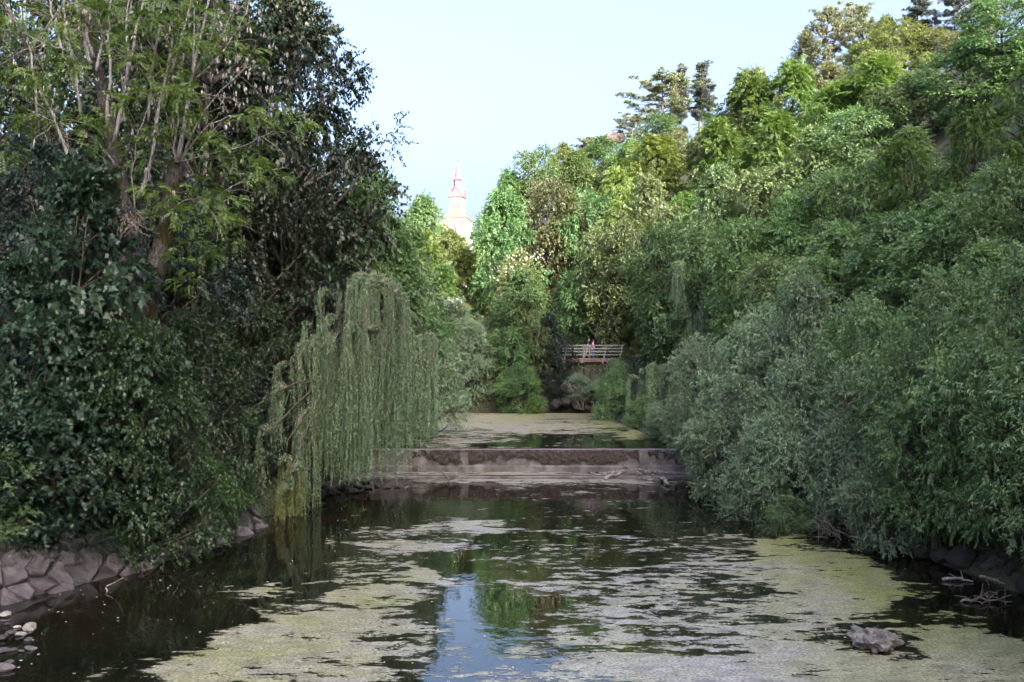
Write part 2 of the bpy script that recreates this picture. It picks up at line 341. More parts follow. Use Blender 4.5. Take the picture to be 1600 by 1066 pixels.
# ------------------------------------------------------------------ floating algae: one uncountable film on each pool
def algae_mat(name, yellow=1.0, seed=0.0, scale=.55):
    m, nt, p = mat(name)
    tc = nd(nt, 'ShaderNodeTexCoord'); a = nd(nt, 'ShaderNodeAttribute', attribute_name='cover'); gr = nd(nt, 'ShaderNodeAttribute', attribute_name='green')
    mp = nd(nt, 'ShaderNodeMapping'); mp.inputs['Location'].default_value = (seed, seed * 2, 0); mp.inputs['Scale'].default_value = (.5, 1.0, 1.0); nt.links.new(tc.outputs['Object'], mp.inputs[0])
    n1 = nd(nt, 'ShaderNodeTexNoise', Scale=scale, Detail=10.0, Roughness=.70, Distortion=.5); nt.links.new(mp.outputs[0], n1.inputs['Vector'])
    n4 = nd(nt, 'ShaderNodeTexNoise', Scale=scale * 5, Detail=8.0, Roughness=.70); nt.links.new(mp.outputs[0], n4.inputs['Vector'])
    mxn = nd(nt, 'ShaderNodeMix', data_type='FLOAT'); mxn.inputs[0].default_value = .50; nt.links.new(n1.outputs['Fac'], mxn.inputs[2]); nt.links.new(n4.outputs['Fac'], mxn.inputs[3])
    # threshold: cover 0 -> never, 1 -> nearly always
    th = nd(nt, 'ShaderNodeMapRange'); th.inputs['From Min'].default_value = 0; th.inputs['From Max'].default_value = 1; th.inputs['To Min'].default_value = .66; th.inputs['To Max'].default_value = .415
    nt.links.new(a.outputs['Fac'], th.inputs[0])
    su = nd(nt, 'ShaderNodeMath', operation='SUBTRACT'); nt.links.new(mxn.outputs[0], su.inputs[0]); nt.links.new(th.outputs[0], su.inputs[1])
    al = nd(nt, 'ShaderNodeMapRange'); al.inputs['From Min'].default_value = -.006; al.inputs['From Max'].default_value = .028; nt.links.new(su.outputs[0], al.inputs[0])
    # colour: grey scum with reflected sky painted in as lavender, olive, yellow-green
    n2 = nd(nt, 'ShaderNodeTexNoise', Scale=.7, Detail=9.0, Roughness=.75); nt.links.new(mp.outputs[0], n2.inputs['Vector'])
    ga = nd(nt, 'ShaderNodeMath', operation='MULTIPLY_ADD'); nt.links.new(gr.outputs['Fac'], ga.inputs[0]); ga.inputs[1].default_value = .34; nt.links.new(n2.outputs['Fac'], ga.inputs[2])
    r = ramp(nt, [(.32, (.33, .30, .335)), (.44, (.37, .34, .33)), (.56, (.34, .32, .24)), (.74, (.31, .305, .16)), (.90, (.27, .285, .10))], ga.outputs[0])
    n5 = nd(nt, 'ShaderNodeTexNoise', Scale=14.0, Detail=7.0, Roughness=.75); nt.links.new(tc.outputs['Object'], n5.inputs['Vector'])
    r5 = ramp(nt, [(.40, (.16, .16, .14)), (.56, (1.15, 1.15, 1.15))], n5.outputs['Fac'])
    mu = nd(nt, 'ShaderNodeMix', data_type='RGBA', blend_type='MULTIPLY'); mu.inputs[0].default_value = 1; nt.links.new(r.outputs[0], mu.inputs[6]); nt.links.new(r5.outputs[0], mu.inputs[7])
    n6 = nd(nt, 'ShaderNodeTexNoise', Scale=3.4, Detail=7.0, Roughness=.72); nt.links.new(mp.outputs[0], n6.inputs['Vector']); r6 = ramp(nt, [(.36, (.5, .5, .46)), (.58, (1.12, 1.12, 1.12))], n6.outputs['Fac'])
    m6 = nd(nt, 'ShaderNodeMix', data_type='RGBA', blend_type='MULTIPLY'); m6.inputs[0].default_value = 1; nt.links.new(mu.outputs[2], m6.inputs[6]); nt.links.new(r6.outputs[0], m6.inputs[7])
    nt.links.new(m6.outputs[2], p.inputs['Base Color'])
    p.inputs['Roughness'].default_value = .30; p.inputs['Specular IOR Level'].default_value = .5; p.inputs['IOR'].default_value = 1.45
    b = nd(nt, 'ShaderNodeBump', Strength=.35, Distance=.008); nt.links.new(n5.outputs['Fac'], b.inputs['Height']); nt.links.new(b.outputs[0], p.inputs['Normal'])
    nt.links.new(al.outputs[0], p.inputs['Alpha'])
    return m
M['algae'] = algae_mat('floating_algae'); M['algae_up'] = algae_mat('floating_algae_pool', .6, 7.3, .45); M['algae_ap'] = algae_mat('apron_algae', .5, 3.1, .8)
def algae_sheet(name, x0, x1, y0, y1, z, ctrl, m, step, label):
    xs = np.arange(x0, x1 + .01, step); ys = np.arange(y0, y1 + .01, step)
    X, Y = np.meshgrid(xs, ys); K = np.array([list(on_water(q[0], q[1], z)[:2]) + list(q[2:]) for q in ctrl])
    # weights by angular nearness: a patch's own extent grows with distance
    S = np.log(np.maximum(Y, 5)); KS = np.log(K[:, 1])
    d2 = (X[..., None] / Y[..., None] * 3 - K[:, 0] / K[:, 1] * 3) ** 2 + ((S[..., None] - KS) * 2.0) ** 2 + 1e-4
    W = d2 ** -2.0; W /= W.sum(-1, keepdims=True)
    cov = (W * K[:, 2]).sum(-1); grn = (W * K[:, 3]).sum(-1)
    xl = np.interp(Y, XL[:, 0], XL[:, 1]); xr = np.interp(Y, XR[:, 0], XR[:, 1])
    V = np.stack([X, Y, np.full_like(X, z + .004)], -1).reshape(-1, 3); n, k = len(xs), len(ys)
    I = (np.arange(k - 1)[:, None] * n + np.arange(n - 1)[None]).ravel()
    me = fast_mesh(name, V, 4, np.stack([I, I + 1, I + n + 1, I + n], -1).ravel(), m)
    for nm, arr in (('cover', cov), ('green', grn)):
        at_ = me.attributes.new(nm, 'FLOAT', 'POINT'); at_.data.foreach_set('value', arr.astype(np.float32).ravel())
    o = new_obj(name, me, kind='stuff'); o['label'] = label; o['category'] = 'algae'
    return o
LOW = [  # photo pixel, cover 0..1, yellow-green 0..1
 (60, 1040, 0.12, 0.42), (130, 960, 0.1, 0.24), (250, 900, 0.05, 0.18), (330, 860, 0.02, 0.12), (420, 840, 0.02, 0.12), (330, 960, 0.12, 0.3), (250, 1000, 0.22, 0.36), (190, 1060, 0.35, 0.48),
 (300, 1050, 0.92, 0.48), (400, 1000, 0.9, 0.39), (420, 940, 0.62, 0.36), (500, 980, 0.95, 0.36), (560, 1050, 0.92, 0.3), (480, 900, 0.4, 0.24), (520, 860, 0.38, 0.18), (450, 880, 0.12, 0.18),
 (600, 930, 0.9, 0.33), (560, 900, 0.73, 0.27), (640, 1000, 0.72, 0.24), (600, 860, 0.68, 0.12), (660, 840, 0.75, 0.03), (720, 830, 0.75, 0.0), (600, 810, 0.28, 0.06),
 (720, 890, 0.34, 0.06), (745, 940, 0.2, 0.12), (760, 1000, 0.22, 0.12), (700, 960, 0.4, 0.24), (820, 1030, 0.62, 0.24), (860, 1000, 0.55, 0.18), (700, 1050, 0.55, 0.18), (800, 1062, 0.72, 0.18), (650, 900, 0.81, 0.3),
 (800, 850, 0.48, 0.0), (900, 860, 0.55, 0.0), (850, 910, 0.58, 0.03), (900, 960, 0.55, 0.09), (960, 900, 0.61, 0.0), (1000, 860, 0.57, 0.0), (1000, 950, 0.72, 0.1), (950, 1010, 0.85, 0.15), (900, 1050, 0.85, 0.06), (1000, 1055, 0.9, 0.05),
 (850, 800, 0.33, 0.0), (780, 790, 0.25, 0.0), (950, 800, 0.41, 0.0), (1040, 820, 0.43, 0.0), (700, 785, 0.21, 0.0), (560, 785, 0.16, 0.0), (900, 770, 0.43, 0.0), (1000, 775, 0.43, 0.0), (1060, 780, 0.28, 0.0), (760, 768, 0.25, 0.0), (640, 770, 0.18, 0.0),
 (1100, 880, 0.75, 0.05), (1080, 930, 0.83, 0.1), (1150, 850, 0.62, 0.3), (1220, 850, 0.95, 0.9), (1300, 875, 1.0, 0.9), (1250, 900, 0.95, 0.35), (1350, 900, 1.0, 0.9), (1380, 925, 0.95, 1.0), (1300, 940, 0.95, 0.3), (1180, 920, 0.72, 0.1), (1150, 990, 0.85, 0.15), (1250, 960, 0.8, 0.35),
 (1420, 885, 0.25, 0.9), (1460, 900, 0.08, 0.6), (1520, 930, 0.06, 0.6), (1580, 960, 0.03, 0.6), (1440, 925, 0.75, 1.0), (1430, 950, 0.4, 0.8), (1520, 965, 0.65, 0.9), (1590, 985, 0.25, 0.7), (1400, 985, 0.85, 0.6), (1460, 1000, 0.95, 0.7), (1560, 1010, 0.98, 0.6), (1480, 1050, 0.98, 0.5), (1580, 1055, 0.98, 0.6), (1350, 1050, 0.98, 0.3), (1250, 1030, 0.92, 0.1), (1150, 1050, 0.95, 0.05), (1080, 1000, 0.82, 0.1), (1200, 975, 0.7, 0.2), (1320, 985, 0.66, 0.4), (1400, 1012, 0.45, 0.4),
 (1350, 850, 0.35, 0.6), (1200, 830, 0.25, 0.5), (1420, 862, 0.05, 0.5), (1130, 815, 0.15, 0.3)]
algae_sheet('algae_film', -16, 16, 14, 46.9, 0.0, LOW, M['algae'], .2, 'floating olive algae film with painted lilac sky sheen covering the lower pool')
UPP = [(700, 690, .75, .05), (720, 665, .90, .1), (640, 690, .6, 0), (650, 670, .7, .1), (690, 652, .80, .2), (760, 651, .95, .35), (830, 650, 1.0, .45), (900, 653, .98, .4), (860, 662, .95, .15), (790, 668, .95, 0), (900, 672, .85, .05), (950, 665, .85, .6), (970, 672, .7, .9), (990, 678, .85, 1.0),
       (800, 685, .66, 0), (760, 698, .62, 0), (850, 695, .38, 0), (880, 690, .35, 0), (940, 680, .45, .1), (980, 692, .2, .2), (1000, 700, .15, .2), (920, 700, .3, 0), (620, 700, .3, 0), (700, 702, .62, 0), (1010, 685, .75, 1.0)]
algae_sheet('pool_algae_film', -12, 9, 53.2, 81.6, ZU, UPP, M['algae_up'], .3, 'floating grey algae film with painted lilac sky sheen on the pool above the weir')

# ------------------------------------------------------------------ weir
m, nt, p = mat('weir_concrete')
tc = nd(nt, 'ShaderNodeTexCoord'); n1 = nd(nt, 'ShaderNodeTexNoise', Scale=1.6, Detail=9.0, Roughness=.7); nt.links.new(tc.outputs['Object'], n1.inputs['Vector'])
r = ramp(nt, [(.3, (.045, .040, .038)), (.5, (.125, .110, .108)), (.7, (.21, .187, .185))], n1.outputs['Fac'])
mp = nd(nt, 'ShaderNodeMapping'); mp.inputs['Scale'].default_value = (1.1, 1, .5); nt.links.new(tc.outputs['Object'], mp.inputs[0])
n2 = nd(nt, 'ShaderNodeTexNoise', Scale=1.4, Detail=6.0, Roughness=.6); nt.links.new(mp.outputs[0], n2.inputs['Vector'])
rs = ramp(nt, [(.34, (.5, .48, .48)), (.60, (1, 1, 1))], n2.outputs['Fac'])
mu = nd(nt, 'ShaderNodeMix', data_type='RGBA', blend_type='MULTIPLY'); mu.inputs[0].default_value = .8; nt.links.new(r.outputs[0], mu.inputs[6]); nt.links.new(rs.outputs[0], mu.inputs[7])
nt.links.new(mu.outputs[2], p.inputs['Base Color']); p.inputs['Roughness'].default_value = .8
n3 = nd(nt, 'ShaderNodeTexNoise', Scale=14., Detail=6.0); nt.links.new(tc.outputs['Object'], n3.inputs['Vector'])
b = nd(nt, 'ShaderNodeBump', Strength=.5, Distance=.03); nt.links.new(n3.outputs['Fac'], b.inputs['Height']); nt.links.new(b.outputs[0], p.inputs['Normal'])
M['concrete'] = m
M['moss'] = rock_mat('moss_crust', (.030, .022, .020), (.075, .058, .052), 9., .95, .8, (.05, .055, .02))
weir = empty('weir', (0, 52.3, 0), 'low concrete weir with dark moss crust across the river', 'weir')
rngw = np.random.default_rng(3)
def wavy_wall(x0, x1, y0, y1, z0, z1, seed, amp=.02, batter=0.0):
    """a wall strip with uneven arris: rounded top edges, small dents"""
    xs = np.arange(x0, x1 + .01, .22); prof = [(y0, z0), (y0 + batter * .5, z0 + (z1 - z0) * .5), (y0 + batter, z1 - .05), (y0 + batter + .05, z1), (y1 - .05, z1), (y1, z1 - .05), (y1, z0)]
    V = []; 
    for x in xs:
        for j, (yy, zz) in enumerate(prof):
            k = (fbm(np.array([[x * 1.7, j * .9, seed]]), seed)[0] - .47) * amp * 2
            V.append((x, yy + k, zz + (k * .8 if 0 < j < 6 else 0)))
    n = len(prof); F = []
    for i in range(len(xs) - 1):
        for j in range(n - 1): F.append((i * n + j, (i + 1) * n + j, (i + 1) * n + j + 1, i * n + j + 1))
    F.append(tuple(range(n))); F.append(tuple((len(xs) - 1) * n + j for j in range(n))[::-1])
    mb = MB(); mb.add(V, F); return mb
new_obj('wall', wavy_wall(-11, 11.2, 0, .72, -.6, ZU + .06, 3, .03, .10).mesh('weir_wall', M['concrete']), weir)
new_obj('footing', wavy_wall(-11, 11.2, -.16, -.01, -.6, .50, 5, .04, .03).mesh('weir_footing', M['concrete']), weir)
new_obj('shelf', wavy_wall(-11, 11.2, -1.55, -.17, -.6, .15, 12, .05).mesh('weir_shelf', M['concrete']), weir)
new_obj('apron', wavy_wall(-11, 11.2, -4.6, -1.6, -.6, -.06, 8, .03).mesh('weir_apron', M['concrete']), weir)
def crust(x0, x1, seed):
    st = .045; xs = np.arange(x0, x1, st); zs = np.arange(.56, ZU + .061, st)
    X, Z = np.meshgrid(xs, zs)
    low = .68 + .5 * (fbm(np.stack([X * .45, Z * 0, X * 0 + 1], -1), seed) - .47) * 2 + .75 * (fbm(np.stack([X * 3.1, Z * 3, X * 0], -1), seed + 4, 5) - .47)
    hole = fbm(np.stack([X * 1.6, Z * 1.1, X * 0 + 4], -1), seed + 9, 5)
    keep = (Z > low) & (hole > .37)
    D = .03 + .11 * vnoise(np.stack([X * 11, Z * 11, X * 0], -1), seed + 2) * np.clip((Z - low) * 6, .2, 1)
    Yy = .10 * (Z / ZU) - D - .03
    V = np.stack([X, Yy, Z + (D * .3)], -1).reshape(-1, 3); n = len(xs)
    K = (keep[:-1, :-1] & keep[1:, 1:]); I = (np.arange(len(zs) - 1)[:, None] * n + np.arange(n - 1)[None])[K]
    return fast_mesh('moss_crust', V, 4, np.stack([I, I + 1, I + n + 1, I + n], -1).ravel(), M['moss'], smooth=False)
o = new_obj('moss_crust', crust(-11, 11, 21), weir, kind='stuff')
AP = [(600, 750, .15, .2), (680, 752, .75, 0), (720, 748, .85, 0), (800, 748, .97, 0), (870, 750, .95, 0), (950, 746, .9, .05), (1000, 752, .8, 0), (640, 760, .25, 0), (760, 760, .35, 0), (850, 762, .40, 0), (900, 759, .55, 0), (960, 761, .4, 0), (1010, 763, .3, 0), (700, 763, .25, 0), (1060, 745, .6, .2), (1040, 758, .4, .1)]
SHF = [(620, 742, .5, .2), (700, 741, .75, .1), (800, 741, .8, .05), (900, 740, .75, .1), (1000, 741, .6, .2), (1060, 742, .5, .3)]
algae_sheet('shelf_algae_film', -8, 10.6, 50.85, 52.1, .19, SHF, M['algae_ap'], .2, 'thin pale algae film on the concrete shelf at the weir foot')
algae_sheet('apron_algae_film', -8, 10.6, 46.9, 50.7, .004, AP, M['algae_ap'], .25, 'algae film with painted lilac sky sheen on the shallow apron below the weir')

# ------------------------------------------------------------------ stones
def stone_mesh(seed, m, flat=.6, n=2, jag=.28, fr=4):
    import bmesh
    bm = bmesh.new(); bmesh.ops.create_icosphere(bm, subdivisions=n, radius=.5)
    P = np.array([v.co[:] for v in bm.verts]); rng = np.random.default_rng(seed)
    for k in range(7):                                   # planar chips give flat facets
        nrm = unit(rng.normal(size=3)); d = rng.uniform(.30, .44); s = P @ nrm
        P = P - np.outer(np.maximum(s - d, 0), nrm)
    P = P * (1 + (vnoise(P * fr + seed, seed)[:, None] - .5) * jag) * np.array((1, rng.uniform(.65, .95), flat))
    for v, c in zip(bm.verts, P): v.co = c
    me = bpy.data.meshes.new('stone'); bm.to_mesh(me); bm.free(); me.materials.append(m)
    return me
STONES = [stone_mesh(40 + i, M['stone'], .55) for i in range(8)]
STONES_P = [stone_mesh(60 + i, M['stone_pale'], .5) for i in range(6)]
STONES_D = [stone_mesh(80 + i, M['stone_dark'], .7) for i in range(5)]

# sloped stone facing of the left bank: cells of an irregular tiling, each a stone of its own
rev = empty('stone_embankment', (-12, 28, 0), 'sloping embankment of fitted grey stones along the left bank', 'embankment')
bankline = np.array([(-14.6, 17.5), (-14.0, 22), (-13.45, 25.6), (-10.95, 30.4), (-9.55, 35.6), (-9.2, 38.2)])
seg = np.linalg.norm(np.diff(bankline, axis=0), axis=1); cum = np.concatenate([[0], np.cumsum(seg)])
def bank_pt(u, v):
    """u metres along the waterline, v metres up the slope"""
    x = np.interp(u, cum, bankline[:, 0]); y = np.interp(u, cum, bankline[:, 1])
    i = min(max(np.searchsorted(cum, u) - 1, 0), len(seg) - 1); t = (bankline[i + 1] - bankline[i]) / seg[i]
    nrm = np.array((-t[1], t[0]))
    return np.array((x, y)) + nrm * v * .80, v * .60 - .12
rng = np.random.default_rng(11)
pts = []
for i in range(int(cum[-1] / .8) + 2):
    for j in range(-1, 5):
        pts.append((i * .8 + (j % 2) * .4 + rng.uniform(-.34, .34), j * .56 + rng.uniform(-.24, .24)))
pts = np.array(pts)
def clip(poly, n, d):
    out = []
    for i in range(len(poly)):
        a, b = poly[i], poly[(i + 1) % len(poly)]; sa, sb = a @ n - d, b @ n - d
        if sa <= 0: out.append(a)
        if sa * sb < 0: out.append(a + (b - a) * sa / (sa - sb))
    return out
for k, c in enumerate(pts):
    if not (0 <= c[0] <= cum[-1] and 0 <= c[1] <= 1.95): continue
    poly = [c + np.array(q) for q in ((-1.2, -1.2), (1.2, -1.2), (1.2, 1.2), (-1.2, 1.2))]
    for q in pts[np.argsort(((pts - c) ** 2).sum(1))[1:16]]:
        n = q - c; L = np.linalg.norm(n); n = n / L
        poly = clip(poly, n, c @ n + L / 2 - .022)
        if len(poly) < 3: break
    if len(poly) < 3: continue
    poly = np.array(poly); ctr = poly.mean(0); h = rng.uniform(.0, .20); tilt = rng.normal(size=2) * .22
    dense = []
    for a_ in range(len(poly)):
        A_, B_ = poly[a_], poly[(a_ + 1) % len(poly)]; m_ = max(1, int(np.linalg.norm(B_ - A_) / .16))
        for t_ in range(m_): dense.append(A_ + (B_ - A_) * t_ / m_ + (ctr - A_) * rng.uniform(0, .13))
    poly = np.array(dense)
    rings = []
    for s, hh in ((1.0, -.2), (1.0, h - .05), (.90, h), (.5, h + rng.uniform(-.03, .05))):
        q = ctr + (poly - ctr) * s
        P = []
        for u, v in q:
            (x, y), z = bank_pt(u, v); e = hh + ((u - ctr[0]) * tilt[0] + (v - ctr[1]) * tilt[1] if hh > 0 else 0) + rng.uniform(-.022, .022)
            P.append((x + .42 * e, y - .42 * e, z + .8 * e))
        rings.append(np.array(P))
    n = len(poly); mb = MB(); F = []
    for a in range(3):
        for b_ in range(n): F.append((a * n + b_, a * n + (b_ + 1) % n, (a + 1) * n + (b_ + 1) % n, (a + 1) * n + b_))
    F.append(tuple(3 * n + b_ for b_ in range(n)))
    Vv = np.concatenate(rings); o0 = Vv.mean(0); mb.add(Vv - o0, F)
    o = new_obj('stone', mb.mesh('embankment_stone', M['stone']), rev); o.location = tuple(o0 - np.array((-12, 28, 0)))
# soil between the stones
mb = MB(); us = np.linspace(0, cum[-1], 50); V = []; F = []
for u in us:
    for v in (-.3, .6, 1.5, 2.4):
        (x, y), z = bank_pt(u, v); V.append((x + 12, y - 28, z - .05))
for i in range(len(us) - 1):
    for j in range(3): F.append((i * 4 + j, (i + 1) * 4 + j, (i + 1) * 4 + j + 1, i * 4 + j + 1))
mb.add(V, F); new_obj('mortar', mb.mesh('embankment_soil', M['stone_dark']), rev)

def place_stone(name, pool, k, p, size, label, cat='stone', group=None, sink=.3, flat=1.0):
    o = new_obj(name, pool[k % len(pool)], None, label, cat, group)
    o.location = (float(p[0]), float(p[1]), float(p[2] + size * (.28 - sink * .5) * flat)); o.scale = (size, size, size * flat)
    rr = random.Random(k * 7 + 1); o.rotation_euler = (rr.uniform(-.2, .2), rr.uniform(-.2, .2), rr.uniform(0, 6.28))
    return o
SH = [((48, 982), .46, 'long pale stone on top of the pebble heap at lower left'), ((33, 992), .28, 'pale round stone beside the long stone in the left shallows'), ((18, 990), .34, 'grey stone left of the pebble heap in the shallows'),
      ((45, 1000), .22, 'small stone below the pebble heap at lower left'), ((5, 998), .36, 'grey stone at the left picture edge beside the pebble heap'), ((48, 1014), .26, 'lone rounded stone right of the lower shallows stones'),
      ((22, 1016), .2, 'small dark stone left of the lone rounded stone'), ((6, 1018), .32, 'brownish stone at the left edge below the pebble heap'), ((34, 1018), .17, 'tiny stone between two rounded shallows stones'),
      ((8, 962), .42, 'flat pale stone at the left edge above the pebble heap'), ((6, 1046), .5, 'largest flat stone at the bottom left edge'), ((16, 1036), .26, 'dark stone just above the largest bottom left stone'),
      ((28, 980), .2, 'small pale pebble behind the pebble heap'), ((12, 976), .18, 'small pebble behind the grey left stone')]
for k, (q, s, l) in enumerate(SH): place_stone('river_stone', STONES_P if k in (0, 1, 9, 12) else STONES, k, on_water(*q), s, l, group='stones in the left shallows', sink=.3, flat=.75)
BO = [(505, 768), (520, 772), (535, 764), (548, 770), (497, 778), (515, 757), (530, 752), (560, 762), (575, 764), (590, 761), (604, 763), (545, 755), (570, 754), (620, 762), (635, 763)]
ORD = ['first', 'second', 'third', 'fourth', 'fifth', 'sixth', 'seventh', 'eighth', 'ninth', 'tenth', 'eleventh', 'twelfth', 'thirteenth', 'fourteenth', 'fifteenth']
BS = [.95, .8, .7, .75, .85, .9, .8, .5, .45, .4, .4, .7, .6, .32, .3]; BORD = sorted(range(len(BO)), key=lambda k: BO[k][0])
for k, q in enumerate(BO): place_stone('boulder', STONES_D if k < 8 else STONES, k, on_water(*q), BS[k], ORD[BORD.index(k)] + ' boulder from the left in the rubble row under the weeping willow', group='rubble row below the willow', sink=.25, flat=.8)
place_stone('mossy_rock', [stone_mesh(131, rock_mat('mossy_rock', (.05, .042, .035), (.24, .21, .20), 6., .95, 1.0, (.13, .13, .05)), .62, 4, 1.1, 9)], 0, on_water(1366, 1010), 1.05, 'rough mossy rock rising from the algae at lower right', 'rock', None, .3)
# gravel and drift on the apron
mb = MB(); rng = np.random.default_rng(5)
for k in range(420):
    px = rng.normal(1000, 32); px = min(max(px, 925), 1075); q = np.array(((px - 800) / FPX * 51.2, 51.9 - abs(rng.normal(0, .45)), .20)); s = rng.uniform(.03, .10)
    V = unit(rng.normal(size=(6, 3))); V = np.array([(1, 0, 0), (0, 1, 0), (-1, 0, 0), (0, -1, 0), (0, 0, .8), (0, 0, -.8)]) * s * rng.uniform(.6, 1.2, (6, 3)) + q + np.array((0, 0, max(0, .22 - abs(px - 1000) * .004) * rng.uniform(0, 1)))
    mb.add(V, [(0, 1, 4), (1, 2, 4), (2, 3, 4), (3, 0, 4), (1, 0, 5), (2, 1, 5), (3, 2, 5), (0, 3, 5)])
o = new_obj('gravel', mb.mesh('gravel', M['stone_pale']), kind='stuff'); o['label'] = 'pale gravel heap against the foot of the weir'; o['category'] = 'gravel'
def stick(name, pts, r, m, label, cat='branch', twigs=0, seed=1, k=6):
    P = np.array(pts, float); t = np.linspace(0, 1, 9); i = np.linspace(0, 1, len(P)); rng = np.random.default_rng(seed)
    Q = np.stack([np.interp(t, i, P[:, c]) for c in range(3)], 1); o0 = Q[0].copy(); Q = Q - o0
    Q[1:-1] += rng.normal(size=(7, 3)) * r * .7
    mb = MB(); mb.tube(Q, np.linspace(r, r * .45, 9), k)
    for _ in range(twigs):
        a = Q[rng.integers(2, 8)]; d = unit(rng.normal(size=3) + np.array((0, 0, .5))); L = rng.uniform(.2, .6)
        mb.tube([a, a + d * L * .5 + rng.normal(size=3) * .04, a + d * L], [r * .4, r * .3, r * .15], 4)
    o = new_obj(name, mb.mesh(name, m, True), None, label, cat); o.location = tuple(o0); return o
stick('log', [on_water(918, 741, .12), on_water(952, 738, .2)], .09, M['stone_dark'], 'dark waterlogged log lying at the foot of the weir', 'log')
stick('log', [on_water(945, 748, .10), on_water(958, 743, .2), on_water(972, 738, .3)], .10, M['dead'], 'bent grey driftwood log on the apron below the gravel', 'log')
stick('branch', [on_water(690, 735, .35), on_water(700, 747, .1), on_water(706, 757, .02)], .035, M['twig'], 'thin driftwood branch leaning on the weir at left', twigs=4)
stick('branch', [on_water(975, 727, .55), on_water(990, 735, .25), on_water(1002, 742, .12)], .03, M['dead'], 'pale thin stick lying on the gravel heap', twigs=2)
stick('log', [on_water(1036, 748, .1), on_water(1044, 756, .12)], .13, M['dead'], 'short pale wood block on the right of the apron', 'log')
stick('branch', [on_water(1290, 988, 0), on_water(1272, 948, .02) + np.array((0, -.6, .42))], .018, M['dead'], 'straight pale stick poking out of the algae near the rock')
stick('branch', [on_water(168, 925, -.02), on_water(166, 917, .1), on_water(177, 911, .2), on_water(193, 903, .42)], .022, M['dead'], 'crooked pale twig sticking out of the dark water at left')
stick('branch', [on_water(1472, 905, .05), on_water(1500, 904, .08), on_water(1520, 908, .03)], .05, M['dead'], 'pale broken branch floating under the right bank bushes', twigs=4)
stick('branch', [on_water(1530, 900, .30), on_water(1582, 915, .0)], .05, M['twig'], 'grey branch slanting into the water at right', twigs=3)
stick('branch', [on_water(1500, 940, 0), on_water(1530, 935, .12), on_water(1580, 940, .05)], .035, M['twig'], 'bunch of dead twigs in the dark water below the floating branch', twigs=26, seed=4)

# small floating specks: petals, bits of leaf, bubbles
rng = np.random.default_rng(91); n = 380; P = []
while len(P) < n:
    pxx, pyy = rng.uniform(20, 1450), rng.uniform(770, 1066); a_ = on_water(pxx, pyy)
    if np.interp(a_[1], XL[:, 0], XL[:, 1]) + .3 < a_[0] < np.interp(a_[1], XR[:, 0], XR[:, 1]) - .3: P.append(a_ + (0, 0, .012))
P = np.array(P); a_ = rng.uniform(0, 6.28, n); s_ = rng.uniform(.008, .032, n) * (1 + P[:, 1] * .01)
T = np.array([(-1, -.5), (1, -.4), (.8, .6), (-.7, .5)]); V = P[:, None] + np.concatenate([np.stack([T[None, :, 0] * np.cos(a_)[:, None] - T[None, :, 1] * np.sin(a_)[:, None], T[None, :, 0] * np.sin(a_)[:, None] + T[None, :, 1] * np.cos(a_)[:, None]], -1) * s_[:, None, None], np.zeros((n, 4, 1))], -1)
o = new_obj('floating_specks', fast_mesh('floating_specks', V.reshape(-1, 3), 4, np.arange(n * 4), plain_mat('pale_specks', (.5, .48, .42), .7, 0, 3., .4)), kind='stuff'); o['label'] = 'tiny pale petals and leaf bits drifting on the lower pool'; o['category'] = 'debris'

for k, (px, py, sz) in enumerate([(1470, 872, .9), (1500, 880, 1.1), (1535, 884, .8), (1562, 892, 1.2), (1590, 902, 1.0), (1440, 866, .7), (1520, 868, 1.2), (1580, 880, 1.3), (1610, 920, .9)]):
    place_stone('bank_rock', STONES_D, k + 3, on_water(px, py, .15), sz, ['third', 'fourth', 'sixth', 'seventh', 'eighth', 'second', 'fifth', 'big', 'last'][k] + ' dark rock of the right bank foot, counted from the weir side', 'rock', 'dark rocks at the foot of the right bank', .25)

# ------------------------------------------------------------------ foliage
T_DIA = np.array([(0, 0, 0), (.45, .5, .10), (1, 0, -.06), (.45, -.5, .10)])
T_NAR = np.array([(0, 0, 0), (.35, .5, .06), (1, 0, -.10), (.35, -.5, .06)])
T_OVAL = np.array([(0, 0, 0), (.22, .38, .05), (.6, .46, .08), (1, 0, -.08), (.6, -.46, .08), (.22, -.38, .05)])
T_MAP = np.array([(0, 0, 0), (-.02, .30, 0), (.20, .28, .02), (.38, .55, -.03), (.52, .24, .03), (1, 0, -.08), (.52, -.24, .03), (.38, -.55, -.03), (.20, -.28, .02), (-.02, -.30, 0)])
def leaf_mesh(name, P, A, N, L, W, tint, m, T=T_DIA):
    n = len(P); k = len(T)
    A = unit(A); S = unit(np.cross(N, A)); Nn = np.cross(A, S)
    L = np.broadcast_to(L, (n,)); W = np.broadcast_to(W, (n,))
    V = P[:, None] + (T[None, :, 0, None] * L[:, None, None]) * A[:, None] + (T[None, :, 1, None] * W[:, None, None]) * S[:, None] + (T[None, :, 2, None] * L[:, None, None]) * Nn[:, None]
    return fast_mesh(name, V.reshape(-1, 3), k, np.arange(n * k), m, tint)
class Leaves:
    def __init__(s): s.a = []
    def add(s, P, A, N, L, W, t): n = len(P); s.a.append((P, A, N, np.broadcast_to(L, (n,)), np.broadcast_to(W, (n,)), t))
    def mesh(s, name, m, T=T_DIA):
        q = [np.concatenate([a[i] for a in s.a]) for i in range(6)]
        return leaf_mesh(name, *q, m, T)
UP = np.array((0, 0, 1.0))
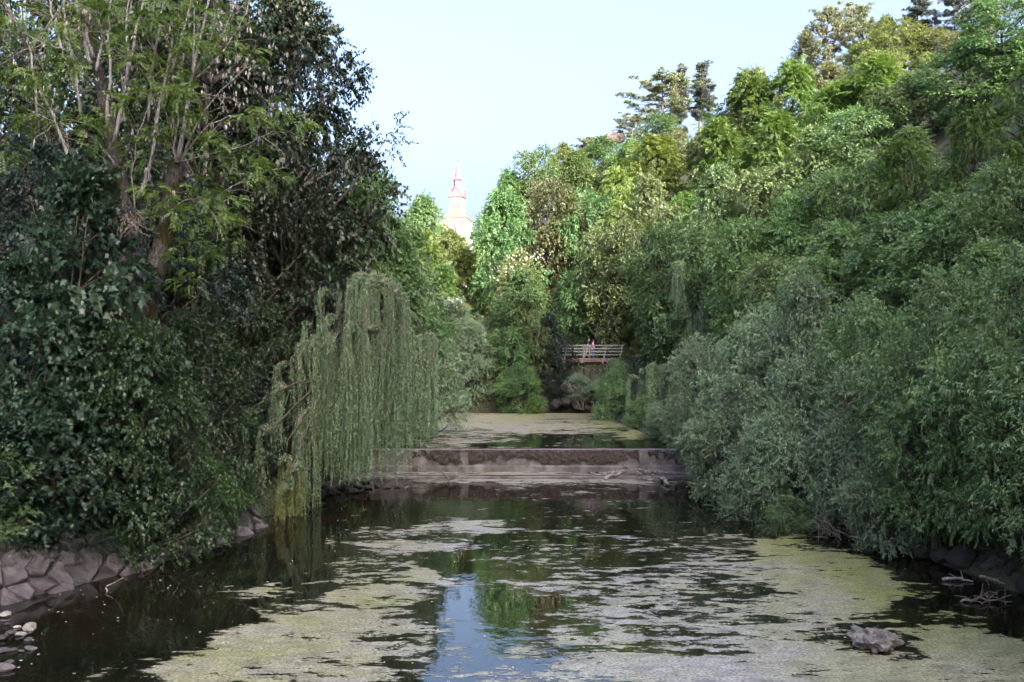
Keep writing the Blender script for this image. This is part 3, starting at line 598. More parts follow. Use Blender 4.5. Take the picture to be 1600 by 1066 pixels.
def sprays(rng, Cn, R, ns, axis=None, squash=.62, droop=.2, lift=.15):
    """twig origins and directions on boughs with centres Cn and radii R"""
    c = np.repeat(Cn, ns, 0); r = np.repeat(R, ns); n = len(c)
    u = rnd3(rng, n); u[:, 2] = u[:, 2] * .85 + lift; u = unit(u)
    o = c + u * (rng.uniform(.15, 1, n) ** .55 * r)[:, None] * np.array((1, 1, squash))
    out = c - (axis if axis is not None else np.array((0, 0, 0))); out[:, 2] *= .3; out = unit(out)
    d = unit(u * .8 + out * .5 + rng.normal(size=(n, 3)) * .35 - UP * droop)
    return o, d, np.repeat(np.arange(len(Cn)), ns)
def leaves_on(rng, o, d, b, nb, slen, nl, L, W, spread=.9, sag=.15, jit=.4, pin=False, hang=.55):
    n = len(o); slen = slen * rng.uniform(.6, 1.3, n)
    up = UP + rng.normal(size=(n, 3)) * .45
    S = unit(np.cross(d, up)); Nn = np.cross(S, d)
    k = np.tile(np.arange(nl), n); rep = lambda a: np.repeat(a, nl, 0)
    t = (k + .5 + rng.uniform(-.3, .3, n * nl)) / nl
    o_, d_, S_, N_ = rep(o), rep(d), rep(S), rep(Nn); sl = rep(slen)
    P = o_ + d_ * (sl * t)[:, None] - UP * (sag * t * t * sl)[:, None]
    sg = np.where(k % 2 == 0, 1., -1.)
    A = unit(d_ * .55 + S_ * (sg * spread)[:, None] + rng.normal(size=(n * nl, 3)) * (jit * (.4 if pin else 1)) - UP * hang)
    Nz = unit(N_ + rng.normal(size=(n * nl, 3)) * (jit * .5 if pin else jit * 1.1))
    tint = rng.random(nb)[rep(b)] * .42 + rep(rng.random(n)) * .28 + rng.random(n * nl) * .30
    s = rng.uniform(.7, 1.25, n * nl) * rng.uniform(.72, 1.3, nb)[rep(b)]
    return P, A, Nz, L * s, W * s, tint

def profile(kind, t):
    if kind == 'round': return np.sqrt(np.clip(1 - (2 * t - 1) ** 2, 0, 1)) ** .8
    if kind == 'egg': return np.clip(np.sin(np.pi * np.clip(t, 0, 1) ** .72), 0, 1) ** .75
    if kind == 'dome': return np.sqrt(np.clip(1 - t ** 2.2, 0, 1)) * (.78 + .22 * np.clip(t * 4, 0, 1))
    if kind == 'vase': return np.clip(.35 + .75 * t, 0, 1) * np.sqrt(np.clip(1 - t ** 5, 0, 1))
    if kind == 'cone': return np.clip(1 - t, 0, 1) ** .8 * np.clip(t * 6, 0, 1) + .05
def tree_species(name, seed, H=10., R=4., z0=.22, prof='round', nb=90, br=1.0, ns=16, nl=12, slen=.55, leaf=(.14, .09), T=T_DIA, lobes=.35, squash=.62, droop=.2, inner=.35,
                 trunk_r=.2, stems=1, pin=False, spread=.9, sag=.15, hang=.55, bark='bark', mt='lf_broad', jit=.4, extra_twigs=0):
    rng = np.random.default_rng(seed)
    t = np.clip(rng.beta(1.15, 1.05, nb), .01, .995); az = rng.uniform(0, 2 * math.pi, nb)
    lob = 1 - lobes + 2 * lobes * vnoise(np.stack([np.cos(az) * 1.7 + 9, np.sin(az) * 1.7 + 9, t * 3.1], -1), seed)
    f = np.sqrt(rng.uniform(inner, 1, nb))
    rr = profile(prof, t) * R * lob * f; rr = np.maximum(rr - br * .4, 0)
    lean = rng.normal(size=2) * .04 * H
    z = H * (z0 + (1 - z0) * t) - br * squash * .5
    z = np.maximum(z, br * squash * .6)
    Cn = np.stack([np.cos(az) * rr + lean[0] * t, np.sin(az) * rr + lean[1] * t, z], -1)
    Rb = br * rng.uniform(.6, 1.35, nb)
    ax = np.zeros((nb, 3)); ax[:, 2] = z - .5
    o, d, b = sprays(rng, Cn, Rb, ns, np.repeat(ax, ns, 0), squash, droop)
    lv = leaf_mesh(name + '_crown', *leaves_on(rng, o, d, b, nb, slen, nl, leaf[0], leaf[1], spread, sag, jit, pin, hang), M[mt], T)
    # wood
    mb = MB(); trunks = []
    for s in range(stems):
        a = rng.uniform(0, 6.28); sp = 0 if stems == 1 else R * .28
        q = np.linspace(0, 1, 9); hh = H * (.86 if prof != 'vase' else .7)
        P = np.stack([lean[0] * q + math.cos(a) * sp * q ** 1.2 + np.sin(q * 5 + seed) * .02 * H * q, lean[1] * q + math.sin(a) * sp * q ** 1.2 + np.cos(q * 4 + seed) * .02 * H * q, -.5 + (hh + .5) * q], -1)
        rad = trunk_r * (1 - .86 * q) * (1 + .5 * np.exp(-q * 14)) / (1 if stems == 1 else 1.5)
        mb.tube(P, rad, 7); trunks.append((P, rad))
    for i in range(nb):
        P0, r0 = trunks[rng.integers(stems)]
        hz = np.hypot(*(Cn[i, :2])); za = np.clip(Cn[i, 2] - hz * rng.uniform(.5, .9), H * .04, H * .8)
        j = np.argmin(np.abs(P0[:, 2] - za)); a = P0[j]; e = Cn[i]; mid = a * .45 + e * .55 + np.array((0, 0, -.05 * hz)) + rng.normal(size=3) * .06 * hz
        q = np.linspace(0, 1, 5)[:, None]; Q = (1 - q) ** 2 * a + 2 * q * (1 - q) * mid + q * q * e
        mb.tube(Q, np.linspace(min(r0[j] * .55, .035 * (1 + hz * .4)), .008, 5), 5, False)
        for _ in range(3):
            d2 = e + unit(rng.normal(size=3)) * Rb[i] * .8
            mb.tube([Q[3], (Q[3] + d2) / 2 + rng.normal(size=3) * .05, d2], [.012, .009, .004], 3, False)
    for _ in range(26):                                  # bare shoots that stick out of the crown
        i = rng.integers(nb); e = Cn[i]; dv = unit(unit(e - np.array((0, 0, e[2] * .6))) + rng.normal(size=3) * .35 + np.array((0, 0, .25))); Lt = Rb[i] * rng.uniform(1.3, 2.1)
        q = np.linspace(0, 1, 5)[:, None]; mb.tube(e + dv * Lt * q - np.array((0, 0, .12)) * Lt * q * q + rng.normal(size=(5, 3)) * .03, np.linspace(.016, .005, 5), 3, False)
    return dict(name=name, trunk=mb.mesh(name + '_trunk', M[bark], True), crown=lv, H=H, R=R)

SP = {}
# far, leaf faces stand for small leaf tufts
SP['far1'] = tree_species('far_round_a', 1, nb=70, br=1.0, ns=34, nl=12, leaf=(.17, .11), slen=.6)
SP['far2'] = tree_species('far_round_b', 2, prof='egg', nb=70, br=.95, ns=34, nl=12, leaf=(.17, .11), slen=.6, lobes=.45)
SP['far3'] = tree_species('far_dome', 3, prof='dome', z0=.06, nb=75, br=.95, ns=34, nl=12, leaf=(.165, .11), slen=.6, lobes=.4)
SP['rob1'] = tree_species('robinia_a', 4, H=11, prof='egg', z0=.15, nb=110, br=.9, ns=22, nl=14, slen=.7, leaf=(.19, .10), lobes=.5, pin=True, squash=.5, droop=.1, sag=.35, spread=1.2, mt='lf_rob')
SP['rob2'] = tree_species('robinia_b', 5, H=11, prof='dome', z0=.10, nb=110, br=.95, ns=22, nl=14, slen=.7, leaf=(.19, .10), lobes=.45, pin=True, squash=.5, droop=.1, sag=.35, spread=1.2, mt='lf_rob')
# middle distance
SP['ald1'] = tree_species('alder_a', 6, prof='egg', z0=.08, nb=120, br=.78, ns=26, nl=14, slen=.62, leaf=(.125, .095), lobes=.6, mt='lf_alder')
SP['ald2'] = tree_species('alder_b', 7, prof='vase', z0=.05, nb=120, br=.78, ns=26, nl=14, slen=.62, leaf=(.125, .095), lobes=.6, mt='lf_alder')
SP['robn'] = tree_species('robinia_near', 8, prof='dome', z0=.1, nb=130, br=.7, ns=26, nl=16, slen=.42, leaf=(.13, .07), lobes=.5, pin=True, squash=.5, sag=.4, spread=1.2, mt='lf_rob')
# waterside willows, crowns down to the ground
SP['wil1'] = tree_species('sallow_a', 9, H=6, R=3, prof='dome', z0=.0, nb=95, br=.62, ns=28, nl=16, slen=.5, leaf=(.12, .046), T=T_NAR, lobes=.45, stems=5, trunk_r=.14, mt='lf_grey', spread=.7, jit=.5, droop=.0)
SP['wil2'] = tree_species('sallow_b', 10, H=6, R=3, prof='round', z0=.02, nb=95, br=.62, ns=28, nl=16, slen=.5, leaf=(.12, .046), T=T_NAR, lobes=.5, stems=5, trunk_r=.14, mt='lf_grey', spread=.7, jit=.5, droop=.0)
SP['wil3'] = tree_species('sallow_c', 12, H=6, R=3, prof='egg', z0=.0, nb=90, br=.66, ns=28, nl=16, slen=.6, leaf=(.125, .04), T=T_NAR, lobes=.5, stems=6, trunk_r=.12, mt='lf_grey2', spread=.6, jit=.45, droop=-.1)
# shaded left bank
SP['oak1'] = tree_species('oak_a', 13, H=14, R=5, prof='egg', z0=.2, nb=150, br=1.0, ns=26, nl=13, slen=.55, leaf=(.15, .10), lobes=.5, squash=.55, mt='lf_oak', trunk_r=.3)
SP['oak2'] = tree_species('oak_b', 14, H=14, R=5, prof='dome', z0=.12, nb=150, br=1.0, ns=26, nl=13, slen=.55, leaf=(.15, .10), lobes=.5, squash=.55, mt='lf_oak', trunk_r=.3)
SP['haz1'] = tree_species('hazel_a', 15, H=6, R=3, prof='dome', z0=.0, nb=120, br=.6, ns=24, nl=12, slen=.45, leaf=(.10, .068), lobes=.45, stems=4, squash=.4, trunk_r=.12, mt='lf_hazel')
SP['map1'] = tree_species('maple_a', 16, H=6, R=2.8, prof='egg', z0=.05, nb=85, br=.62, ns=20, nl=8, slen=.45, leaf=(.145, .138), T=T_MAP, lobes=.4, squash=.38, stems=2, trunk_r=.12, mt='lf_maple', spread=1.0, jit=.3, hang=.28)
SP['map2'] = tree_species('maple_b', 17, H=6, R=2.8, prof='dome', z0=.0, nb=85, br=.62, ns=20, nl=8, slen=.45, leaf=(.145, .138), T=T_MAP, lobes=.45, squash=.38, stems=2, trunk_r=.12, mt='lf_maple', spread=1.0, jit=.3, hang=.28)
SP['fern'] = tree_species('feathery_shrub', 18, H=3, R=2, prof='dome', z0=.0, nb=60, br=.42, ns=22, nl=20, slen=.65, leaf=(.055, .022), lobes=.4, stems=6, pin=True, squash=.6, sag=.8, spread=1.2, trunk_r=.06, mt='lf_grass', droop=-.2)
SP['near'] = tree_species('near_willow', 19, H=9, R=4, prof='egg', z0=.0, nb=150, br=.6, ns=20, nl=16, slen=.55, leaf=(.13, .030), T=T_NAR, lobes=.3, stems=4, trunk_r=.06, mt='lf_silver', spread=.6, jit=.35, droop=-.2)

def pine_species(name, seed, H, R, kind, mt):
    """plates of needle tufts on near-level limbs"""
    rng = np.random.default_rng(seed); Cn = []; Rb = []; mb = MB()
    q = np.linspace(0, 1, 9); P = np.stack([np.sin(q * 3 + seed) * .03 * H, np.cos(q * 2.5 + seed) * .02 * H, -.6 + (H * .96 + .6) * q], -1); mb.tube(P, .24 * (1 - .85 * q), 7)
    n = 46 if kind == 'broad' else 44
    for i in range(n):
        t = rng.uniform(.35, 1) if kind == 'broad' else rng.uniform(.28, 1) ** .9
        az = rng.uniform(0, 6.28)
        rr = R * (np.sqrt(max(0, 1 - ((t - .68) / .36) ** 2)) if kind == 'broad' else (1.08 - t) * 1.15) * rng.uniform(.3, 1)
        e = np.array((math.cos(az) * rr, math.sin(az) * rr, H * t + rr * .05)); a = np.array((np.interp(t, q, P[:, 0]), np.interp(t, q, P[:, 1]), H * (t - .05)))
        mb.tube([a, a * .5 + e * .5 + np.array((0, 0, -.06 * rr)), e], [.07, .045, .012], 5, False)
        for k in range(3):
            f = rng.uniform(.55, 1.05); Cn.append(a * (1 - f) + e * f + rng.normal(size=3) * .25); Rb.append(rng.uniform(.45, .85) * (1 if kind == 'broad' else .8))
    Cn = np.array(Cn); Rb = np.array(Rb)
    o, d, b = sprays(rng, Cn, Rb, 15, None, .38, -.5, .3)
    n_ = len(o); k = 12; rep = lambda a: np.repeat(a, k, 0)
    A = unit(rep(d) * .5 + rng.normal(size=(n_ * k, 3)) * .6 + UP * .45); P_ = rep(o) + rng.normal(size=(n_ * k, 3)) * .05
    tint = rng.random(len(Cn))[rep(b)] * .4 + rep(rng.random(n_)) * .3 + rng.random(n_ * k) * .3
    return dict(name=name, trunk=mb.mesh(name + '_trunk', M['bark_pine'], True), crown=leaf_mesh(name + '_crown', P_, A, rnd3(rng, n_ * k), .30, .075, tint, M[mt]), H=H, R=R)
SP['pineb'] = pine_species('pine_broad', 31, 11, 5, 'broad', 'lf_pine')
SP['pinet'] = pine_species('pine_tall', 32, 12, 2.8, 'tall', 'lf_pinedk')

_count = {}
def hash_(t): return sum((i + 1) * ord(c) for i, c in enumerate(t))
def plant(kind, name, label, cat, sp, px, top, Y, wpx, mt=None, group=None, base=None, rz=None, x=None, hmin=1.5):
    """a plant at depth Y whose crown top stands at photo pixel (px, top), crown width wpx pixels"""
    s = SP[sp]; X, _, zt = at(px, top, Y)
    zb = gz(X, Y) if base is None else base
    h = max(zt - zb, hmin); k = h / s['H']; kx = wpx * Y / FPX / (2 * s['R']) * 1.06
    kx = min(max(kx, k / 1.5), k * 1.35) 
    _count[sp] = _count.get(sp, 0) + 1
    e = empty(name, (X, Y, zb), label, cat, group, rz if rz is not None else (_count[sp] * 2.399 + len(label) * .37) % 6.283)
    e.scale = (kx, kx, k)
    rt = random.Random(hash_(label)); e.rotation_euler = (rt.uniform(-.09, .09), rt.uniform(-.09, .09), e.rotation_euler[2])
    if mt == 'lf_alder': mt = rt.choice(['lf_alder', 'lf_alder', 'lf_alder_y', 'lf_alder_b'])
    elif mt == 'lf_broad' and sp.startswith('ald'): mt = rt.choice(['lf_broad', 'lf_elm', 'lf_alder_b', 'lf_alder_y'])
    t = new_obj('trunk', s['trunk'], e); c = new_obj('crown', s['crown'], e)
    if mt:
        c.material_slots[0].link = 'OBJECT'; c.material_slots[0].material = M[mt]
    return e
G_SLOPE = 'trees on the right hillside'; G_CREST = 'pines along the hill crest'; G_WIL = 'willow bushes along the right bank'; G_LEFT = 'trees of the left bank'; G_FAR = 'trees beyond the upper pool'; G_UND = 'understorey of the left bank'
def tr(label, sp, px, top, Y, wpx, mt=None, group=G_SLOPE, name='broadleaf_tree', cat='tree', **k): return plant('t', name, label, cat, sp, px, top, Y, wpx, mt, group, **k)

# hill crest
tr('broad flat-topped pine, the widest on the crest skyline', 'pineb', 1035, 118, 134, 150, None, G_CREST, 'pine_tree', 'pine')
tr('slim bluish pine just right of the broad crest pine', 'pinet', 1098, 98, 132, 66, None, G_CREST, 'pine_tree', 'pine')
tr('small pine tip rising behind the broad crest pine', 'pinet', 1054, 106, 142, 50, None, G_CREST, 'pine_tree', 'pine')
tr('low spreading pine limb left of the broad crest pine', 'pineb', 985, 178, 130, 70, None, G_CREST, 'pine_tree', 'pine')
tr('small dark pine between the slim pine and the bright robinia', 'pinet', 1148, 124, 136, 50, None, G_CREST, 'pine_tree', 'pine')
tr('bare-trunked tall pine, left of the pair on the skyline', 'pineb', 1290, 14, 118, 78, None, G_CREST, 'pine_tree', 'pine')
tr('bare-trunked tall pine, right of the pair on the skyline', 'pineb', 1324, 8, 120, 66, None, G_CREST, 'pine_tree', 'pine')
tr('bushy tree at the left foot of the pine pair', 'far3', 1256, 44, 122, 50, 'lf_pale')
tr('leaning pine right of the pine pair', 'pineb', 1362, 34, 118, 60, None, G_CREST, 'pine_tree', 'pine')
tr('dark pine at the top edge above the yellow crest bushes', 'pinet', 1425, -14, 112, 84, None, G_CREST, 'pine_tree', 'pine')
tr('pine with pale trunk at the top edge, second from right', 'pineb', 1490, -24, 108, 90, 'lf_pinedk', G_CREST, 'pine_tree', 'pine')
tr('pine with pale trunk at the top edge, far right', 'pineb', 1545, -30, 104, 90, 'lf_pine', G_CREST, 'pine_tree', 'pine')
tr('small leafy tree on the skyline right of the pine pair', 'far2', 1385, 26, 114, 60, 'lf_light')
tr('sunlit yellow-green bush below the small skyline tree', 'far3', 1350, 66, 110, 80, 'lf_light')
tr('large sunlit yellow bush under the dark crest pine', 'far1', 1415, 34, 106, 110, 'lf_light')
tr('dry pinkish-tan bush on the sunlit crest', 'far3', 1462, 44, 103, 70, 'lf_brown')
tr('pale bush at the right end of the sunlit crest', 'far1', 1500, 50, 98, 90, 'lf_pale')
tr('low clipped-looking pine bush at the left end of the crest', 'pineb', 922, 216, 129, 60, 'lf_pine', name='pine_bush', cat='bush')
tr('round dark tree in front of the broad crest pine', 'far1', 1030, 178, 124, 76, 'lf_broad')
tr('silvery pale tree below the slim crest pine', 'far2', 1108, 196, 116, 70, 'lf_pale')
tr('thin bush left of the low pine bush on the skyline', 'far3', 885, 226, 127, 60, 'lf_light')
# left part of the hill
tr('round sunlit tree at the left end of the hill skyline', 'far2', 800, 268, 122, 70, 'lf_broad')
tr('bright tree on the skyline right of the church gap', 'far1', 850, 232, 122, 90, 'lf_rob')
tr('dark green tree under the crest pine bush', 'far3', 950, 216, 120, 100, 'lf_broad')
tr('mid green tree between two skyline trees left of the crest', 'far2', 900, 240, 116, 80, 'lf_rob')
tr('big tree with brownish top beside the church gap', 'far1', 850, 286, 98, 110, 'lf_brown')
tr('big green tree in front of the brownish one', 'far2', 806, 300, 94, 110, 'lf_broad')
tr('dark tree right of the brownish-topped tree', 'far1', 905, 300, 96, 90, 'lf_broad')
tr('tree with creamy blossom in the middle of the far bank', 'far3', 810, 396, 89, 90, 'lf_light')
tr('yellow-green domed robinia on the middle slope', 'rob2', 1010, 214, 102, 150, 'lf_robyel')
tr('smaller yellowish robinia left of the domed one', 'rob1', 955, 262, 97, 100, 'lf_robyel')
tr('lower yellowish robinia under the domed one', 'rob2', 985, 300, 92, 120, 'lf_robyel')
tr('tall bright green robinia in the middle of the slope', 'rob1', 1165, 108, 98, 130, 'lf_rob')
tr('bright green robinia right of the tallest one', 'rob1', 1232, 92, 96, 120, 'lf_rob')
tr('bright green robinia left of the tallest one', 'rob2', 1122, 190, 95, 110, 'lf_rob')
tr('lower bright robinia below the tallest one', 'rob2', 1205, 180, 88, 120, 'lf_rob')
tr('bright feathery robinia below the yellow crest bushes', 'rob2', 1370, 92, 86, 150, 'lf_rob')
tr('feathery robinia between the sunlit bush and the shade', 'rob1', 1300, 124, 88, 110, 'lf_rob')
# middle slope in shade
tr('dark rounded tree below the yellowish robinia', 'ald1', 1040, 270, 84, 130, 'lf_broad')
tr('dark tree left of centre on the slope above the footbridge', 'ald2', 965, 350, 86, 110, 'lf_broad')
tr('shaded tree below the bright left robinia', 'ald1', 1110, 262, 80, 130, 'lf_alder')
tr('shaded tree in the fold under the bright robinias', 'ald2', 1180, 262, 76, 130, 'lf_broad')
tr('shaded tree right of the slope fold', 'ald1', 1260, 200, 76, 130, 'lf_alder')
tr('shaded tree below the feathery robinia', 'ald2', 1340, 170, 74, 140, 'lf_alder')
tr('dark tree under the right crest bushes', 'ald1', 1430, 110, 74, 140, 'lf_broad')
tr('deep green tree reaching the top edge at right', 'ald1', 1500, 58, 70, 150, 'lf_broad')
tr('deep green tree in the top right corner', 'ald2', 1575, -6, 68, 160, 'lf_broad')
tr('deep green tree left of the weeping strands on the slope', 'ald2', 1030, 350, 76, 130, 'lf_broad')
tr('alder above the tall weeping willow', 'ald1', 1090, 350, 72, 130, 'lf_broad')
tr('alder in the middle of the shaded slope', 'ald2', 1155, 340, 66, 150, 'lf_alder')
tr('alder right of the middle alder', 'ald1', 1235, 300, 64, 150, 'lf_alder')
tr('broad alder high on the right slope', 'ald2', 1320, 260, 62, 160, 'lf_alder')
tr('tall alder under the deep green right trees', 'ald1', 1410, 200, 60, 150, 'lf_alder')
tr('feathery robinia on the right slope, upper one', 'robn', 1440, 215, 54, 130, 'lf_rob')
tr('feathery robinia at the right edge, bright and drooping', 'robn', 1530, 168, 48, 150, 'lf_rob')
tr('feathery robinia in the right edge above the willow sprays', 'robn', 1596, 90, 50, 140, 'lf_rob')
tr('alder above the grey willow bushes at centre right', 'ald2', 1215, 400, 56, 160, 'lf_alder')
tr('large leaning alder over the grey willows', 'ald1', 1310, 350, 50, 190, 'lf_alder')
tr('large glossy alder on the right bank', 'ald2', 1420, 330, 46, 220, 'lf_alder')
tr('alder under the feathery right robinia', 'ald1', 1510, 300, 43, 200, 'lf_alder')
tr('alder filling the right edge at mid height', 'ald2', 1590, 250, 40, 200, 'lf_alder')
tr('lower alder between the willow bushes and the right edge', 'ald1', 1540, 380, 36, 200, 'lf_alder')
# right bank willows
wb = lambda label, sp, px, top, Y, w_, mt=None, **k: tr(label, sp, px, top, Y, w_, mt, G_WIL, 'willow_bush', 'bush', **k)
wb('large rounded grey-green willow bush, highest on the right bank', 'wil1', 1270, 438, 43, 200, base=1.0)
wb('grey willow bush left of the highest one', 'wil2', 1180, 486, 46, 160, base=.8)
wb('hazy grey willow bush leaning over the right end of the weir', 'wil2', 1105, 530, 50, 130, base=.6)
wb('small grey willow bush at the pool edge above the weir', 'wil3', 1050, 585, 56, 90, 'lf_grey', base=1.3)
wb('grey willow bush overhanging the water just below the weir', 'wil1', 1130, 590, 43, 140, base=.2)
wb('grey willow bush in front of the highest one', 'wil3', 1235, 560, 39.5, 180, 'lf_grey', base=.2)
wb('grey-green willow bush right of the highest one', 'wil2', 1370, 470, 38, 190, 'lf_grey2', base=1.0)
wb('dark twiggy willow bush in the middle of the right bank', 'wil3', 1330, 580, 36.5, 170, 'lf_grey', base=.3)
wb('tall green willow bush near the right edge', 'wil3', 1470, 430, 32, 220, 'lf_grey2', base=1.2)
wb('tall willow bush at the right edge below the alders', 'wil1', 1575, 400, 29, 180, 'lf_grey2', base=1.5)
wb('front willow bush hanging low over the right water', 'wil2', 1460, 590, 31, 190, 'lf_grey2', base=.9)
wb('willow bush right of the front one, over the dark bank', 'wil1', 1580, 600, 28.5, 150, 'lf_grey2', base=1.4)
wb('small willow bush under the twiggy one at the waterline', 'wil1', 1385, 690, 32.5, 130, 'lf_grey', base=.2)
wb('low willow bush at the waterline below the weir end', 'wil3', 1180, 680, 38.5, 110, 'lf_grey', base=.1)
wb('low bright green herb clump on the right waterline', 'fern', 1230, 776, 36.3, 170, 'lf_grey2', base=.1, hmin=.9)
wb('willow bush with silvery narrow leaves at the right picture edge, upper', 'near', 1985, 190, 20, 800, 'lf_grey2', base=1.8)
wb('willow bush with silvery narrow leaves at the right picture edge, lower', 'near', 1990, 430, 19, 760, 'lf_grey', base=1.8)

# far bank and the gap under the church
fb = lambda label, sp, px, top, Y, w_, mt=None, **k: tr(label, sp, px, top, Y, w_, mt, G_FAR, k.pop('name', 'broadleaf_tree'), k.pop('cat', 'tree'), **k)
fb('pale green sunlit tree top below the church', 'far3', 706, 362, 118, 110, 'lf_light')
fb('light feathery tree left of the sunlit one', 'rob2', 655, 362, 100, 100, 'lf_robyel')
fb('light feathery tree below the church at the centre', 'rob1', 715, 384, 98, 90, 'lf_robyel')
fb('light green tree right below the church roof', 'rob2', 752, 366, 108, 70, 'lf_robyel')
fb('feathery tree above the pink flowering shrub', 'rob1', 690, 410, 92, 80, 'lf_rob')
fb('grey-green tree in the middle distance behind the willow', 'far3', 620, 420, 90, 90, 'lf_broad')
fb('silver-leaved tree top poking out behind the weeping willow', 'wil3', 625, 434, 62, 60, 'lf_grey')
fb('silver-leaved tree top left of the willow crown', 'wil3', 545, 420, 56, 50, 'lf_silver')
fb('dark tree in the middle of the far bank', 'ald1', 835, 420, 86, 110, 'lf_broad')
fb('dark tree beside the footbridge', 'ald2', 895, 425, 88.5, 80, 'lf_broad', base=5.5)
fb('bright yellow-green sunlit sapling above the footbridge', 'far3', 935, 430, 92, 70, 'lf_bright')
fb('green tree hanging over the footbridge', 'ald2', 985, 420, 92, 90, 'lf_broad')
fb('rounded grey shrub on the far shore', 'wil2', 735, 500, 83, 90, 'lf_grey', name='shrub', cat='bush', base=1.6)
fb('left grey shrub on the far shore behind the willow strands', 'wil1', 680, 490, 82, 80, 'lf_grey', name='shrub', cat='bush', base=1.6)
fb('taller grey shrub behind the rounded far-shore shrub', 'wil1', 710, 470, 87, 100, 'lf_grey', name='shrub', cat='bush')
fb('dark leafy shrub in the middle of the far shore', 'ald2', 800, 510, 83.5, 80, 'lf_broad', name='shrub', cat='bush', base=1.6)
fb('dark leafy shrub at the left of the footbridge', 'ald2', 850, 500, 84, 70, 'lf_broad', name='shrub', cat='bush', base=1.6)
fb('low dark shrub touching the far water', 'wil1', 810, 570, 81.6, 80, 'lf_broad', name='shrub', cat='bush', base=1.3)
fb('tiny yellow-green shrub at the far water edge', 'fern', 832, 624, 80.6, 30, 'lf_bright', name='shrub', cat='bush', base=1.25, hmin=1.0)
fb('brown-green shrub right of the footbridge', 'wil2', 1020, 520, 80, 90, 'lf_brown', name='shrub', cat='bush')
fb('shrub below the footbridge with grey stems', 'wil3', 950, 562, 80, 60, 'lf_grey', name='shrub', cat='bush', base=2.0)
fb('round light green shrub at the pool right of the footbridge', 'wil1', 958, 580, 74, 66, 'lf_grey2', name='shrub', cat='bush', base=1.3)
fb('dark shrub between the footbridge and the weeping willow', 'ald2', 1010, 470, 84, 90, 'lf_broad', name='shrub', cat='bush')
fb('far pale tree left of the church', 'far2', 646, 308, 250, 28, 'lf_broad')
fb('far low tree between the pale tree and the church', 'far1', 670, 328, 255, 34, 'lf_broad')
fb('far tree hiding the church foot', 'far1', 690, 362, 240, 36, 'lf_light')
fb('far tree right of the church roof', 'far2', 765, 330, 200, 40, 'lf_broad')

# left bank trees
lt = lambda label, sp, px, top, Y, w_, mt=None, **k: tr(label, sp, px, top, Y, w_, mt, k.pop('group', G_LEFT), k.pop('name', 'broadleaf_tree'), k.pop('cat', 'tree'), **k)
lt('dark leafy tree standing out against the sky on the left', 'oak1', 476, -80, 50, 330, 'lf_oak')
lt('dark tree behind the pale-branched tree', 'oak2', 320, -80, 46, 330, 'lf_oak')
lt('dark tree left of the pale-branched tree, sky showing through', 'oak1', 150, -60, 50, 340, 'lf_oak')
lt('tree at the top left picture edge', 'oak2', -40, -30, 44, 300, 'lf_shade')
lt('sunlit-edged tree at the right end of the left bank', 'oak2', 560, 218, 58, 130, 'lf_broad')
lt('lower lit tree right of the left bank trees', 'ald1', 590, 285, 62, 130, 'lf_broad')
lt('shaded tree under the dark sky-edge tree', 'oak1', 470, 230, 56, 200, 'lf_shade')
lt('shaded tree left of the weeping willow', 'oak2', 380, 330, 50, 200, 'lf_shade')
lt('shaded tree filling the gap behind the trunks', 'oak1', 260, 220, 42, 260, 'lf_shade')
lt('dark tree filling the left background', 'oak2', 60, 200, 38, 260, 'lf_shade')
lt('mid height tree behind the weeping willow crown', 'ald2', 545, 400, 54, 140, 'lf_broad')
un = lambda label, sp, px, top, Y, w_, mt=None, **k: tr(label, sp, px, top, Y, w_, mt, G_UND, k.pop('name', 'shrub'), k.pop('cat', 'bush'), **k)
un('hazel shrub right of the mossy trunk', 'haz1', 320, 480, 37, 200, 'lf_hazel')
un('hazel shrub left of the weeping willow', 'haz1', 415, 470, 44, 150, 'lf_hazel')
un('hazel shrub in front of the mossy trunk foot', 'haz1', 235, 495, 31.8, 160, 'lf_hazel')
un('shaded shrub behind the drooping willow bough', 'haz1', 380, 590, 41, 150, 'lf_shade')
un('dark shrub above the rubble row by the willow', 'haz1', 500, 620, 51, 120, 'lf_shade')
un('dark shrub beneath the willow crown', 'haz1', 455, 640, 49, 130, 'lf_shade')
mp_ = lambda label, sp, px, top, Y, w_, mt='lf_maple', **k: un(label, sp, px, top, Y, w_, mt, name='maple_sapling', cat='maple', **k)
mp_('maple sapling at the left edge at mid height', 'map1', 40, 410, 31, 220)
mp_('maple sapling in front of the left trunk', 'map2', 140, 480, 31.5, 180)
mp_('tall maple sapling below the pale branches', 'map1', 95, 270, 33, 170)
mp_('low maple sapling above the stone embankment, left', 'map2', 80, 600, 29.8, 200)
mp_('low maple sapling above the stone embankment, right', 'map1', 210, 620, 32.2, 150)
mp_('dark maple sapling low at the left edge', 'map2', -10, 660, 28.5, 180, 'lf_shade')
mp_('shaded maple sapling over the middle embankment stones', 'map2', 165, 710, 31.2, 150, 'lf_shade')
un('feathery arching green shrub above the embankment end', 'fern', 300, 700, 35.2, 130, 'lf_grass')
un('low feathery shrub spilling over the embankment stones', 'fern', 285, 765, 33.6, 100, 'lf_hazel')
un('shaded fern-like shrub over the left stones', 'fern', 110, 780, 29.6, 150, 'lf_shade')
un('pale small-leaved willow at the left picture edge', 'near', -70, 610, 27.5, 230, 'lf_grey2', name='willow_bush')

